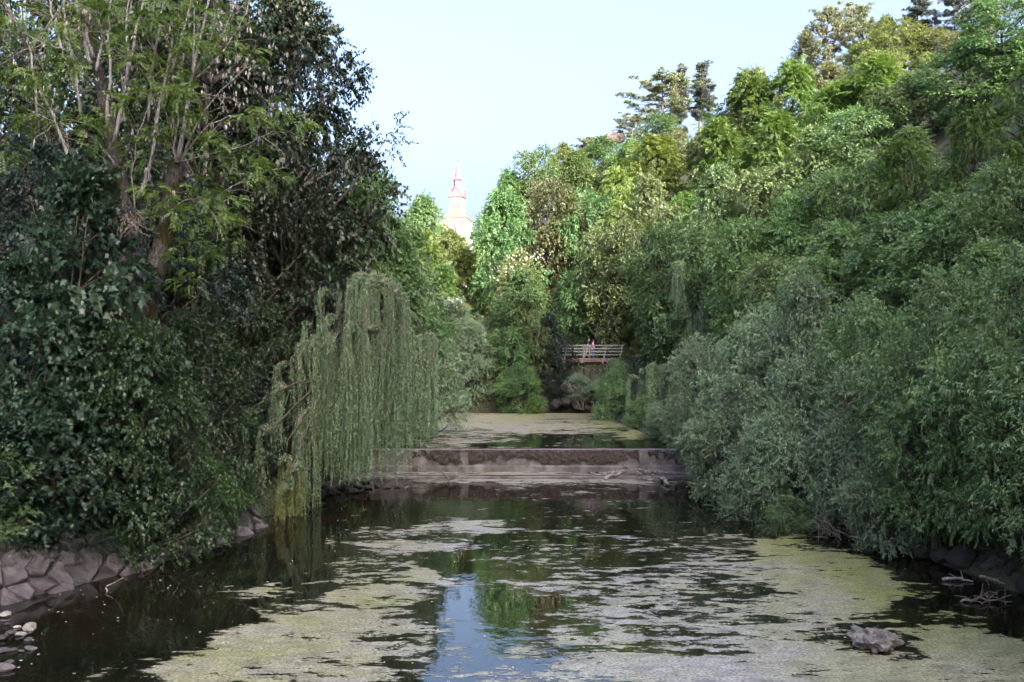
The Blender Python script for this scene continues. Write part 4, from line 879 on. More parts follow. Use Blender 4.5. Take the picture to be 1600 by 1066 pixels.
# more cover for the crest and the backdrop
tr('pale bush on the crest slope left of the domed robinia top', 'far3', 1068, 205, 118, 80, 'lf_pale')
tr('green bush under the slim crest pine', 'far1', 1135, 178, 116, 80, 'lf_broad')
tr('yellowish bush between the slim pine and the tallest robinia', 'far2', 1180, 110, 112, 80, 'lf_light')
tr('sunlit bush under the pine pair', 'far3', 1300, 96, 108, 90, 'lf_pale')
tr('sunlit bush under the leaning pine', 'far1', 1365, 82, 100, 100, 'lf_light')
tr('green bush under the tan crest bush', 'far2', 1450, 84, 92, 100, 'lf_light')
tr('green bush right of the tan crest bush', 'far3', 1520, 40, 88, 110, 'lf_broad')
tr('green bush on the crest above the left robinias', 'far2', 985, 222, 114, 80, 'lf_rob')
tr('tree behind the footbridge trees', 'far1', 925, 340, 100, 110, 'lf_broad')
tr('tree between the domed robinia and the shaded slope', 'ald1', 1065, 300, 90, 120, 'lf_rob')
lt('dark backdrop tree behind the pale branches, left of two', 'oak2', 60, -90, 60, 380, 'lf_oak')
lt('dark backdrop tree behind the pale branches, right of two', 'oak1', 250, -90, 58, 380, 'lf_oak')

fb('grey leafy shrub hanging over the dark rock under the footbridge', 'wil2', 905, 585, 81.5, 50, 'lf_grey', name='shrub', cat='bush', base=2.2)
fb('dark ivy-like shrub left of the footbridge pier', 'wil1', 872, 560, 82.5, 50, 'lf_shade', name='shrub', cat='bush', base=1.6)
fb('leafy shrub under the right end of the footbridge', 'wil3', 975, 566, 78, 60, 'lf_grey2', name='shrub', cat='bush', base=1.8)
fb('low shrub at the right shore of the upper pool', 'wil1', 1000, 620, 66, 60, 'lf_grey2', name='shrub', cat='bush', base=1.4)
fb('low shrub between the pool shore and the weir end', 'wil2', 1030, 640, 60, 60, 'lf_grey', name='shrub', cat='bush', base=1.3)

un('low fern-like weeds spilling over the left embankment stones', 'fern', 40, 815, 28.6, 120, 'lf_hazel', hmin=.9)
un('low weeds on top of the middle embankment stones', 'fern', 165, 805, 30.6, 110, 'lf_grass', hmin=.9)
un('low weeds hanging to the water at the embankment end', 'fern', 345, 780, 35.6, 70, 'lf_hazel', hmin=.9)
fb('dark boughs at the left end of the footbridge', 'ald1', 868, 490, 84.2, 50, 'lf_shade', name='shrub', cat='bush', base=1.8)
fb('light leafy shrub covering the right end of the footbridge', 'wil1', 992, 528, 83.2, 50, 'lf_brown', name='shrub', cat='bush', base=3.0)

lt('dense dark tree just behind the weeping willow top', 'oak2', 455, 255, 49, 210, 'lf_oak')

# ------------------------------------------------------------------ the pale-branched tree on the left bank
rng = np.random.default_rng(77); YH = 33.5
root = at(215, 560, YH); root[2] = gz(root[0], YH)
hero = empty('pale_branched_tree', root, 'old double-trunked tree with pale bare branches and hanging seed clusters', 'tree', G_LEFT)
def hp(pts, dy=0.0):
    Q = []
    for i, (a, b_) in enumerate(pts): Q.append(at(a, b_, YH + dy * i / max(1, len(pts) - 1)) - root)
    return np.array(Q)
def smooth(P, n=14, jit=0.0):
    P = np.asarray(P, float); i = np.linspace(0, 1, len(P)); t = np.linspace(0, 1, n)
    Q = np.stack([np.interp(t, i, P[:, c]) for c in range(3)], 1)
    for _ in range(2): Q[1:-1] = (Q[:-2] + 2 * Q[1:-1] + Q[2:]) / 4
    if jit: Q[1:-1] += rng.normal(size=(n - 2, 3)) * jit
    return Q
def rough_trunk(P, R, k=14):
    Q = smooth(P, 30); mb = MB(); mb.tube(Q, np.interp(np.linspace(0, 1, 30), np.linspace(0, 1, len(R)), R), k)
    V = mb.v[0]; mb.v[0] = V + (vnoise(V * np.array((7, 7, 2.2)), 3)[:, None] - .5) * .10 * np.array((1, 1, .2)); return mb
base_r = np.array((.05, 0, -.4))
new_obj('trunk', rough_trunk(np.concatenate([[base_r + (.15, 0, 0)], hp([(225, 490), (236, 440), (250, 400), (262, 340), (270, 290), (277, 252)], .3)]), [.50, .40, .37, .34, .30, .28, .25]).mesh('trunk_right', M['bark_moss'], True), hero)
new_obj('trunk', rough_trunk(np.concatenate([[base_r - (.15, 0, 0)], hp([(207, 480), (206, 410), (197, 340), (182, 260), (166, 180), (142, 60), (120, -60)], 2.)]), [.42, .34, .31, .28, .25, .22, .16, .1]).mesh('trunk_left', M['bark_moss'], True), hero)
new_obj('stub', rough_trunk(hp([(206, 412), (188, 402), (172, 397)], -.4), [.17, .15, .11], 10).mesh('mossy_stub', M['bark_moss'], True), hero)
BR = [([(133, 352), (117, 278), (101, 226), (85, 185), (60, 141)], .10, -.8), ([(177, 222), (191, 173), (193, 133), (206, 81), (224, 0), (230, -40)], .095, -.6), ([(215, 310), (228, 280), (240, 230), (242, 194), (258, 125), (270, 52)], .10, -.5),
      ([(242, 194), (262, 129), (278, 80), (300, 0), (308, -40)], .07, -.2), ([(277, 254), (284, 210), (292, 177), (296, 121), (318, 40), (330, -30)], .11, -.3), ([(274, 254), (270, 225), (278, 195), (276, 150)], .05, -.5),
      ([(284, 250), (298, 210), (330, 153), (383, 105)], .05, -.9), ([(142, 100), (130, 50), (118, 0), (112, -40)], .10, .2), ([(146, 90), (132, 40), (133, 0), (138, -40)], .09, -.3), ([(118, 140), (97, 76), (80, 20), (70, -30)], .085, .5),
      ([(150, 110), (160, 60), (150, 10), (155, -40)], .07, .4), ([(165, 200), (172, 120), (168, 50), (176, -40)], .08, -.5), ([(190, 150), (200, 90), (196, 30), (204, -40)], .06, .3), ([(232, 190), (236, 110), (250, 30), (256, -40)], .065, -.7), ([(125, 180), (118, 110), (100, 40), (96, -40)], .07, -.7), ([(60, 200), (52, 120), (40, 40), (36, -40)], .06, .4), ([(300, 110), (304, 50), (298, -40)], .05, .2), ([(210, 330), (206, 270), (212, 210), (240, 150)], .04, -1.), ([(285, 246), (330, 185), (400, 180), (430, 160)], .035, -1.), ([(280, 252), (330, 240), (390, 225), (425, 205)], .035, -1.2),
      ([(262, 330), (300, 305), (330, 330), (345, 360)], .035, -1.3), ([(255, 360), (300, 345), (360, 290), (420, 265)], .035, -1.), ([(190, 345), (160, 300), (120, 290), (90, 310)], .035, -1.), ([(180, 260), (150, 215), (110, 200), (40, 170)], .05, -.6),
      ([(300, 130), (350, 80), (385, 20), (395, -20)], .04, .4), ([(206, 81), (170, 60), (150, 40)], .03, -.4), ([(258, 125), (235, 60), (240, 0)], .035, .3), ([(296, 121), (345, 60), (370, 0)], .04, -.3), ([(120, -30), (60, 60), (20, 90), (-20, 80)], .06, .8), ([(97, 76), (50, 60), (10, 20)], .04, 0)]
mb_t = MB(); ends = []
for pts, r0, dy in BR:
    Q = smooth(hp(pts, dy), 14, .02); Rr = np.linspace(r0, r0 * .4, 14) * .74
    mb = MB(); mb.tube(Q, Rr, 8); new_obj('branch', mb.mesh('pale_branch', M['bark_pale'], True), hero)
    for k in range(9 if r0 > .045 else 7):
        i = rng.integers(4, 14); a = Q[i]; d = unit(unit(Q[min(i + 1, 13)] - Q[i - 1]) * .6 + rng.normal(size=3) * .6 + np.array((0, 0, .15))); L = rng.uniform(.5, 1.6)
        q = np.linspace(0, 1, 6)[:, None]; tw = a + d * L * q + np.array((0, 0, -.25)) * L * q * q + rng.normal(size=(6, 3)) * .03
        mb_t.tube(tw, np.linspace(.016, .006, 6), 4, False); ends.append(tw[-1]); ends.append(tw[3])
        for _ in range(3):
            b0 = tw[rng.integers(2, 6)]; d2 = unit(d + rng.normal(size=3) * .8); e = b0 + d2 * rng.uniform(.2, .7); mb_t.tube([b0, (b0 + e) / 2 + rng.normal(size=3) * .03, e], [.008, .006, .003], 3, False); ends.append(e)
for k in range(46):                                       # bare low twigs in front of the left trunk
    a = at(rng.uniform(170, 215), rng.uniform(330, 350), YH - .6) - root; q = np.linspace(0, 1, 7)[:, None]
    d = np.array((rng.normal() * .35, rng.normal() * .2, -.5)); tw = a + d * rng.uniform(.5, 1.4) * q + rng.normal(size=(7, 3)) * .05; mb_t.tube(tw, np.linspace(.018, .006, 7), 4, False)
new_obj('twigs', mb_t.mesh('pale_twigs', M['twig'], True), hero, kind='stuff')
CL = [(290, 65), (282, 141), (238, 121), (323, 250), (234, 298), (258, 314), (363, 371), (298, 347), (403, 262), (411, 194), (101, 40), (145, 52), (169, 12), (194, 89), (60, 121), (40, 181), (113, 105), (141, 202), (161, 234), (181, 157), (266, 36), (8, 238), (230, 93), (298, 177), (355, 343), (395, 282), (335, 306), (278, 403), (222, 149), (387, 177), (97, 93), (310, 20), (250, 10), (350, 30), (75, 60), (30, 110), (20, 150), (330, 220), (280, 330), (310, 290), (370, 240), (250, 340), (345, 310), (200, 30), (130, 10), (60, 20), (180, 60), (230, 30), (320, 80), (270, 200), (215, 250), (300, 380), (330, 395), (290, 440)]
Cn = np.array([at(a, b_, YH - .9 + rng.normal() * .8) - root for a, b_ in CL]); Cn = np.concatenate([Cn, np.array(ends)[rng.permutation(len(ends))[:40]]])
Rb = rng.uniform(.34, .62, len(Cn)); o, d, b = sprays(rng, Cn, Rb, 20, None, .5, .35, .1)
new_obj('crown', leaf_mesh('wingnut_leaves', *leaves_on(rng, o, d, b, len(Cn), .40, 15, .12, .042, 1.2, .5, .3, True, .45), M['lf_wing']), hero)
E = np.array(ends); E = E[rng.permutation(len(E))[:170]]; E2 = np.array([at(rng.normal(385, 40), rng.normal(130, 50), YH - .8) - root for _ in range(60)]); E = np.concatenate([E, E2]); k = 5
P = np.repeat(E, k, 0) + rng.normal(size=(len(E) * k, 3)) * .03
new_obj('seed_clusters', leaf_mesh('seed_clusters', P, np.tile((0, 0, -1.), (len(P), 1)) + rng.normal(size=(len(P), 3)) * .12, rnd3(rng, len(P)), .17 * rng.uniform(.6, 1.2, len(P)), .04, rng.random(len(P)), M['seed'], T_OVAL), hero, kind='stuff')

# ------------------------------------------------------------------ weeping willows
def weeper(label, rootp, limbs, Yc, nst, seed, mt='lf_weep', leaf=(.13, .036), trunk=True, group=None, step=.055, depth=1.6, name='weeping_willow', bright=None):
    """limbs: (photo polyline, spread, lowest photo row, depth offset); strands hang from the limbs"""
    rng = np.random.default_rng(seed); e = empty(name, rootp, label, 'willow', group); rp = np.asarray(rootp); LV = Leaves(); LB = Leaves(); wood = MB(); tw = MB()
    if trunk:
        a = np.array((0, 0, -.5)); top = at(*limbs[0][0][0], Yc) - rp
        Q = np.array([a, a * .6 + top * .4 + (.3, 0, 0), top]); i = np.linspace(0, 1, 3); t = np.linspace(0, 1, 12)
        wood.tube(np.stack([np.interp(t, i, Q[:, c]) for c in range(3)], 1), np.linspace(.32, .14, 12), 9)
    for li, (pts, spr, low, dy, n) in enumerate(limbs):
        P = np.array([at(x, y, Yc + (dy if n_ else 0)) - rp for n_, (x, y) in enumerate(pts)]); i = np.linspace(0, 1, len(P)); t = np.linspace(0, 1, 14); Q = np.stack([np.interp(t, i, P[:, c]) for c in range(3)], 1)
        for _ in range(2): Q[1:-1] = (Q[:-2] + 2 * Q[1:-1] + Q[2:]) / 4
        wood.tube(Q + rng.normal(size=Q.shape) * .03, np.linspace(.10 if li < 3 else .045, .015, 14), 6)
        nc = max(4, n // 15); cf = rng.uniform(.06, 1, nc) ** .8; ca = rng.uniform(0, 6.28, nc); cr = np.sqrt(rng.uniform(.05, 1, nc)); cl = rng.uniform(0, 1, nc); cb = rng.random(nc)
        for s in range(n):
            ci = rng.integers(nc); f = np.clip(cf[ci] + rng.normal() * .018, .04, 1); j = f * 13; k0 = int(min(j, 12)); p0 = Q[k0] + (Q[k0 + 1] - Q[k0]) * (j - k0)
            az = ca[ci] + rng.normal() * .16; rad = spr * 1.12 * abs(cr[ci] + rng.normal() * .08); arch = rng.uniform(.02, .25)
            off = np.array((math.cos(az) * rad, math.sin(az) * rad * depth, 0)); zl = CAMZ + (HY - low) / FPX * Yc - rp[2]
            drop0 = .12 * rad ** 2 / max(spr, .1) + rng.uniform(0, .3)
            top = p0 + off + np.array((0, 0, arch - drop0)); zend = zl + np.clip(.75 * cl[ci] ** 1.5 + rng.normal() * .12 + (0 if rng.random() < .7 else .25), 0, .9) * (top[2] - zl) * .62
            if top[2] - zend < .5: zend = top[2] - rng.uniform(.5, 1.2)
            Ls = top[2] - zend; m = max(int(Ls / step), 4); q = (np.arange(m) + rng.uniform()) / m
            sway = rng.normal(size=2) * .13 * Ls ** .5
            S = np.stack([top[0] + sway[0] * q + np.sin(q * 5 + az) * .05, top[1] + sway[1] * q + np.cos(q * 4 + az) * .05, top[2] - Ls * q], -1)
            # the shoot arches over from the limb
            tw.tube(np.array([p0, (p0 + top) / 2 + (0, 0, arch * .7), top, S[m // 2], S[-1]]), [.012, .009, .006, .004, .003], 3, False)
            a_ = rng.uniform(0, 6.28) + np.arange(m) * 2.4
            A = unit(np.stack([np.cos(a_) * .42, np.sin(a_) * .42, -np.ones(m)], -1) + rng.normal(size=(m, 3)) * .15)
            base = cb[ci] * .7 + rng.random() * .3; m2 = max(3, int(np.linalg.norm(top - p0) / step)); q2 = np.linspace(0, 1, m2)[:, None]; mid = (p0 + top) / 2 + np.array((0, 0, arch * .7)); S0 = (1 - q2) ** 2 * p0 + 2 * q2 * (1 - q2) * mid + q2 * q2 * top
            LV.add(S0, unit(rng.normal(size=(m2, 3)) * .6 + np.array((0, 0, -.6))), rnd3(rng, m2), leaf[0], leaf[1], np.clip(base * .5 + rng.random(m2) * .5, 0, 1))
            (LB if bright and bright(top + rp) else LV).add(S, A, rnd3(rng, m), leaf[0] * rng.uniform(.7, 1.2, m), leaf[1], np.clip(base * .55 + rng.random(m) * .45, 0, 1))
    new_obj('trunk', wood.mesh('willow_wood', M['bark'], True), e); new_obj('shoots', tw.mesh('willow_shoots', M['twig']), e, kind='stuff')
    new_obj('crown', LV.mesh('willow_strands', M[mt], T_NAR), e)
    if LB.a: new_obj('crown', LB.mesh('willow_bright_strands', M['lf_weepy'], T_NAR), e)
    return e
YW = 43.5
weeper('large weeping willow with long hanging curtains left of the weir', (*at(505, 700, 45)[:2], 1.3),
       [([(500, 560), (530, 480), (565, 438), (592, 424), (612, 445)], .75, 752, 0, 230), ([(505, 560), (560, 470), (600, 432), (625, 470)], .6, 748, -.9, 150),
        ([(505, 560), (580, 500), (632, 474), (658, 505), (672, 540)], .6, 700, .4, 200), ([(505, 565), (530, 520), (560, 505), (590, 520)], .7, 745, -1.4, 170), ([(500, 560), (480, 520), (505, 460), (520, 450)], .4, 640, .8, 60),
        ([(505, 565), (480, 530), (460, 560), (430, 600)], .6, 690, -.6, 45),
        ([(500, 590), (455, 600), (415, 620), (380, 660)], .45, 715, -3.6, 34), ([(500, 600), (440, 650), (410, 690), (400, 730)], .45, 805, -3.9, 40), ([(500, 610), (450, 690), (435, 730)], .42, 816, -4.2, 60), ([(500, 610), (455, 740), (452, 770)], .4, 818, -4.4, 70)],
       YW, 0, 5, bright=lambda p: p[2] < 3.2 + 1.2 * math.sin(p[0] * 31.7) and p[0] > -9.75 + .3 * math.sin(p[1] * 23) and p[1] < 41.5)
weeper('pale weeping willow at the upper pool right of the footbridge', (*at(1030, 650, 70)[:2], 1.6),
       [([(1050, 600), (1030, 570), (1010, 572), (995, 590)], .7, 690, 0, 130), ([(1055, 600), (1045, 565), (1060, 560), (1080, 580)], .8, 690, -.6, 120)], 69, 0, 8, 'lf_weep', (.19, .055), step=.075)
weeper('tall thin weeping willow among the slope trees', (*at(1105, 560, 71)[:2], 3.0),
       [([(1105, 560), (1095, 470), (1078, 410), (1062, 412)], .5, 500, 0, 70), ([(1105, 520), (1100, 480), (1085, 470), (1075, 500)], .6, 580, -.6, 90), ([(1105, 500), (1120, 470), (1130, 480)], .5, 580, -.4, 40)], 70, 0, 9, 'lf_weep', (.19, .055), step=.08)

# ------------------------------------------------------------------ dead shrub, blossom, flowers, undergrowth
def bare_shrub(label, px, py, Y, hpx, wpx, seed, m='dead', n=40):
    rng = np.random.default_rng(seed); r0 = at(px, py, Y); e = empty('bare_shrub', r0, label, 'bush'); s = Y / FPX
    for k in range(n):
        x = rng.uniform(-.5, .5) * wpx * s; d = np.array((x * .8 + rng.normal() * .25, rng.normal() * .4, hpx * s * rng.uniform(.5, 1))); a = np.array((x * .5, rng.normal() * .3, 0)); mb = MB()
        q = np.linspace(0, 1, 6)[:, None]; P = a + d * q + rng.normal(size=(6, 3)) * .06; mb.tube(P, np.linspace(.028, .008, 6), 4, False)
        for _ in range(4):
            b0 = P[rng.integers(2, 6)]; t = b0 + unit(d + rng.normal(size=3) * .9 * np.linalg.norm(d)) * rng.uniform(.3, .8); mb.tube([b0, (b0 + t) / 2 + rng.normal(size=3) * .04, t], [.012, .009, .004], 3, False)
        new_obj('stem', mb.mesh('bare_stem', M[m], True), e)
bare_shrub('pale leafless shrub behind the footbridge railing', 957, 548, 86.6, 62, 62, 3)
bare_shrub('grey dead brushwood on the dark shore under the footbridge', 915, 640, 81.0, 46, 60, 4, 'twig', 30)
bare_shrub('bare grey stems below the footbridge deck', 915, 610, 82.5, 45, 40, 6, 'twig', 16)
bare_shrub('grey bare stems inside the right bank willow bushes', 1345, 800, 36.0, 160, 90, 8, 'twig', 14)
bare_shrub('bare stems at the waterline of the right bank', 1330, 838, 35.0, 40, 120, 9, 'twig', 18)
def tuft(parent_label, name, pts, Y, m, size, n, seed, spread):
    par = [o for o in C.objects if o.get('label') == parent_label][0]; rng = np.random.default_rng(seed); P = []
    bpy.context.view_layer.update(); inv = np.array(par.matrix_world.inverted())
    for a, b_ in pts:
        c = at(a, b_, Y); q = c + rng.normal(size=(n, 3)) * spread; P.append(q)
    P = np.concatenate(P); P = P @ inv[:3, :3].T + inv[:3, 3]; k = len(P)
    new_obj(name, leaf_mesh(name, P, rnd3(rng, k), rnd3(rng, k) + UP, size, size * .8, rng.random(k), M[m]), par, kind='stuff')
tuft('tree with creamy blossom in the middle of the far bank', 'blossom', [(800, 402), (815, 396), (822, 410), (795, 415), (850, 398), (835, 402), (780, 425)], 85.5, 'blossom', .2, 26, 1, (.5, .3, .3))
tuft('taller grey shrub behind the rounded far-shore shrub', 'flowers', [(700, 472), (715, 470), (722, 466), (705, 468)], 83.3, 'flower_white', .14, 12, 2, (.5, .3, .25))
tuft('taller grey shrub behind the rounded far-shore shrub', 'red_flowers', [(729, 476)], 83.2, 'flower_red', .16, 12, 3, (.25, .2, .12))

# ivy and herbs that cloak the left bank ground, grass on the right bank
def cover(name, label, poly_fn, n, m, leaf, seed, hmax):
    rng = np.random.default_rng(seed); P = poly_fn(rng, n); z = ground(P[:, 0], P[:, 1]); P = np.stack([P[:, 0], P[:, 1], z + rng.uniform(0, 1, n) ** 2 * hmax], -1)
    A = unit(rng.normal(size=(n, 3)) * np.array((1, 1, .5)) + UP * .2); o = new_obj(name, leaf_mesh(name, P, A, unit(rng.normal(size=(n, 3)) * .5 + UP), leaf[0] * rng.uniform(.6, 1.3, n), leaf[1], rng.random(n), M[m]), kind='stuff')
    o['label'] = label; o['category'] = 'undergrowth'
def left_bank(rng, n):
    y = rng.uniform(18, 52, n); x = np.interp(y, XL[:, 0], XL[:, 1]) - 1.0 - rng.uniform(0, 1, n) ** 1.3 * 9; return np.stack([x, y], 1)
def right_bank(rng, n):
    y = rng.uniform(20, 82, n); x = np.interp(y, XR[:, 0], XR[:, 1]) + .2 + rng.uniform(0, 1, n) ** 1.3 * 8; return np.stack([x, y], 1)
def far_bank(rng, n): return np.stack([rng.uniform(-12, 10, n), YEND + .2 + rng.uniform(0, 1, n) * 7], 1)
cover('ivy_undergrowth', 'dark ivy and herbs under the left bank trees', left_bank, 22000, 'lf_shade', (.12, .09), 1, .8)
cover('herb_undergrowth', 'low green herbs along the right bank under the willows', right_bank, 34000, 'lf_hazel', (.15, .08), 2, .9)
cover('shore_undergrowth', 'herbs along the far shore below the trees', far_bank, 8000, 'lf_broad', (.2, .12), 3, .8)

# ------------------------------------------------------------------ rock bank and footbridge
YB = 85.0
for k, (px, py, sz) in enumerate([(885, 632, 1.5), (905, 636, 1.2), (925, 630, 1.7), (945, 638, 1.1), (868, 636, 1.3), (915, 615, 1.8), (890, 608, 1.7)]):
    place_stone('shore_rock', STONES_D, k, at(px, py, 81.6), sz, ['dark rock at the far shore, second from left', 'small dark rock in the middle of the far shore rocks', 'large dark rock below the footbridge post', 'low dark rock at the right of the far shore rocks', 'dark rock at the far shore, leftmost of the group', 'dark rock stacked high under the footbridge', 'dark rock stacked on the left far shore rocks'][k], 'rock', 'dark rocks on the far shore')
def cliff(seed):
    rng = np.random.default_rng(seed); mb = MB(); xs = np.linspace(3.0, 12.0, 26); zs = np.linspace(.8, 6.0, 15); V = []
    for z in zs:
        for x in xs:
            V.append((x, YEND + .9 + (z - .8) * .42 + (fbm(np.array([[x * .6, z * .8, 1.]]), seed, 5)[0] - .47) * 4.0, z))
    n = len(xs); mb.add(V, [(i * n + j, i * n + j + 1, (i + 1) * n + j + 1, (i + 1) * n + j) for i in range(len(zs) - 1) for j in range(n - 1)]); return mb
o = new_obj('rock_face', cliff(4).mesh('rock_face', M['stone_dark'])); o['label'] = 'dark rock face below the footbridge on the far shore'; o['category'] = 'rock'
M['bridge_wood'] = plain_mat('weathered_rail', (.27, .255, .25), .7, 0, 8., .3); M['bridge_rust'] = plain_mat('rusty_beam', (.20, .10, .08), .8, 0, 5., .35)
fbz = at(0, 560, YB)[2]; bx0, bx1 = at(878, 0, YB)[0], at(974, 0, YB)[0]
fbo = empty('footbridge', ((bx0 + bx1) / 2, YB, fbz), 'pale railed footbridge on the far bank with two walkers', 'footbridge'); L = (bx1 - bx0) / 2
for i in range(14):
    mb = MB(); x = -L + (i + .5) * 2 * L / 14; mb.box(x - L / 14 + .015, x + L / 14 - .015, -.75, .75, -.06, 0); new_obj('plank', mb.mesh('plank', M['bridge_wood']), fbo)
mb = MB(); mb.box(-L, L, -.82, -.70, -.30, -.065); new_obj('beam', mb.mesh('beam', M['bridge_rust']), fbo)
mb = MB(); mb.box(-L, L, .70, .82, -.30, -.065); new_obj('beam', mb.mesh('beam', M['bridge_rust']), fbo)
for sy in (-.78, .78):
    for z in (.30, .58, .84, 1.10):
        mb = MB(); mb.box(-L, L, sy - .035, sy + .035, z - .04, z + .04); new_obj('rail', mb.mesh('rail', M['bridge_wood']), fbo)
    for px in (884, 913, 945, 970):
        x = at(px, 0, YB)[0] - (bx0 + bx1) / 2; mb = MB()
        mb.tube([(x - .28, sy * 1.12, -.42), (x - .05, sy * 1.06, .5), (x, sy * 1.05, .75), (x, sy * 1.05, 1.16)], .055, 6); new_obj('post', mb.mesh('post', M['bridge_wood']), fbo)

M['skin'] = plain_mat('skin', (.55, .36, .28), .6, 0, 8, .06); M['navy'] = plain_mat('navy_cloth', (.022, .026, .07), .85, 0, 30, .2); M['pinkc'] = plain_mat('pink_cloth', (.62, .22, .45), .85, 0, 30, .12); M['tan'] = plain_mat('tan_cloth', (.42, .33, .28), .85, 0, 30, .15)
M['hair'] = plain_mat('brown_hair', (.045, .030, .022), .7, 0, 40, .3); M['bluec'] = plain_mat('blue_cloth', (.20, .20, .38), .85, 0, 30, .15)
def skin_obj(name, verts, edges, radii, m, parent, sub=2):
    me = bpy.data.meshes.new(name); me.from_pydata(verts, edges, []); me.materials.append(m)
    o = new_obj(name, me, parent); sk = o.modifiers.new('skin', 'SKIN'); sk.use_smooth_shade = True
    me.skin_vertices[0].data[0].use_root = True
    for v, r_ in zip(me.skin_vertices[0].data, radii): v.radius = (r_, r_ * .9) if not isinstance(r_, tuple) else r_
    s = o.modifiers.new('sub', 'SUBSURF'); s.levels = sub; s.render_levels = sub
    return o
def person(label, loc, h, rz, top, legs, hair, lean=.05, seed=0):
    e = empty('person', loc, label, 'person', None, rz); k = h / 1.72; l = lean
    V = [(0, 0, .94), (0, -l * .4, 1.12), (0, -l, 1.32), (0, -l * 1.2, 1.45), (0, -l * 1.5, 1.54), (0, -l * 1.6, 1.62), (0, -l * 1.6, 1.70),       # pelvis..head
         (.17, -l, 1.39), (.24, -l + .05, 1.12), (.24, -l - .12, .90), (.24, -l - .16, .82), (-.17, -l, 1.39), (-.24, -l - .05, 1.12), (-.22, -l - .26, .98), (-.20, -l - .33, .94),
         (.09, 0, .88), (.10, -.10, .50), (.10, .02, .10), (.10, -.12, .04), (-.09, 0, .88), (-.10, .10, .50), (-.10, .28, .12), (-.10, .18, .04)]
    E = [(0, 1), (1, 2), (2, 3), (3, 4), (4, 5), (5, 6), (2, 7), (7, 8), (8, 9), (9, 10), (2, 11), (11, 12), (12, 13), (13, 14), (0, 15), (15, 16), (16, 17), (17, 18), (0, 19), (19, 20), (20, 21), (21, 22)]
    R = [.13, .12, .15, .07, .055, .085, .075, .06, .045, .035, .03, .06, .045, .035, .03, .09, .06, .045, .04, .09, .06, .045, .04]
    sc_ = lambda W_: [tuple(c * k for c in v) for v in W_]
    skin_obj('body', sc_(V), E, [r_ * k for r_ in R], M['skin'], e)
    sv = [0, 1, 2, 7, 8, 11, 12]; m_ = {a: i for i, a in enumerate(sv)}; se = [(m_[a], m_[b]) for a, b in E if a in m_ and b in m_]
    skin_obj('shirt', sc_([V[i] for i in sv]), se, [(R[i] + .03) * k for i in sv], top, e)
    sv = [0, 15, 16, 17, 19, 20, 21]; m_ = {a: i for i, a in enumerate(sv)}; se = [(m_[a], m_[b]) for a, b in E if a in m_ and b in m_]
    skin_obj('trousers', sc_([V[i] for i in sv]), se, [(R[i] + .025) * k for i in sv], legs, e)
    mb = MB(); mb.lathe([(.02, .11), (.07, .09), (.095, .05), (.10, 0), (.09, -.05), (.06, -.08)], 12, (0, -l * 1.6 + .02, 1.68)); mb.v[0] = mb.v[0] * k; new_obj('hair', mb.mesh('hair', hair, True), e)
    return e
a = at(919, 0, YB); person('walker in a navy top with tan trousers on the footbridge', (a[0], YB + .1, fbz), 1.80, math.radians(55), M['navy'], M['tan'], M['hair'])
a = at(926, 0, YB); person('smaller walker in a pink top beside the navy one', (a[0], YB - .25, fbz), 1.55, math.radians(70), M['pinkc'], M['bluec'], M['hair'], .03)

# railing and rock on the hill crest
M['rail_dark'] = plain_mat('dark_railing', (.08, .06, .06), .7); q0 = at(938, 216, 130); e = empty('railing', q0, 'small dark railing on the left end of the hill crest', 'railing')
P0, P1, P2 = at(938, 216, 130) - q0, at(958, 203, 131) - q0, at(970, 203, 132) - q0
for dz in (0, -.55):
    mb = MB(); mb.tube([P0 + (0, 0, dz), P1 + (0, 0, dz), P2 + (0, 0, dz)], .06, 6); new_obj('rail', mb.mesh('crest_rail', M['rail_dark']), e)
for pp in (P0, P0 * .5 + P1 * .5, P1, P2):
    mb = MB(); mb.tube([pp + (0, 0, .05), pp + (0, 0, -1.6)], .07, 6); new_obj('post', mb.mesh('crest_post', M['rail_dark']), e)
for k, (px, py, s) in enumerate([(955, 214, 2.6), (968, 212, 2.2), (912, 236, 2.4)]):
    place_stone('crest_rock', [stone_mesh(200 + k, rock_mat('pink_rock%d' % k, (.17, .13, .12), (.28, .22, .21), 1.2), .8, 3, .4)], k, at(px, py, 131) - np.array((0, 0, .6)), s, ['pinkish rock under the crest railing', 'pinkish rock at the right end of the crest railing', 'pinkish rock below the crest pine bush'][k], 'rock')

# ------------------------------------------------------------------ church and house beyond the trees
M['white_wall'] = plain_mat('white_render', (.66, .62, .60), .8, 0, .6, .06); M['spire'] = plain_mat('pink_copper', (.37, .10, .12), .6, 0, .8, .1); M['tile'] = plain_mat('peach_tiles', (.37, .14, .07), .8, 0, 1.5, .2)
M['opening'] = plain_mat('louvres', (.16, .09, .09), .7); M['iron'] = plain_mat('iron', (.06, .06, .06), .5); M['trim'] = plain_mat('cornice', (.50, .36, .36), .7)
YC = 330.; s = YC / FPX; cx = (714.5 - 800) * s; zc = lambda y: CAMZ + (HY - y) * s
zb = gz(cx, YC); ch = empty('church', (cx, YC, zb), 'white church with pink spire above the trees in the gap', 'church', None, math.radians(-8))
hw = 2.15; Z = lambda y: zc(y) - zb
mb = MB(); mb.box(-hw, hw, -hw, hw, -1, Z(306)); new_obj('tower', mb.mesh('tower', M['white_wall']), ch)
for y_, t in ((329, .3), (308, .35), (345, .3)):
    mb = MB(); mb.box(-hw - t, hw + t, -hw - t, hw + t, Z(y_) - .2, Z(y_) + .2); new_obj('cornice', mb.mesh('cornice', M['trim']), ch)
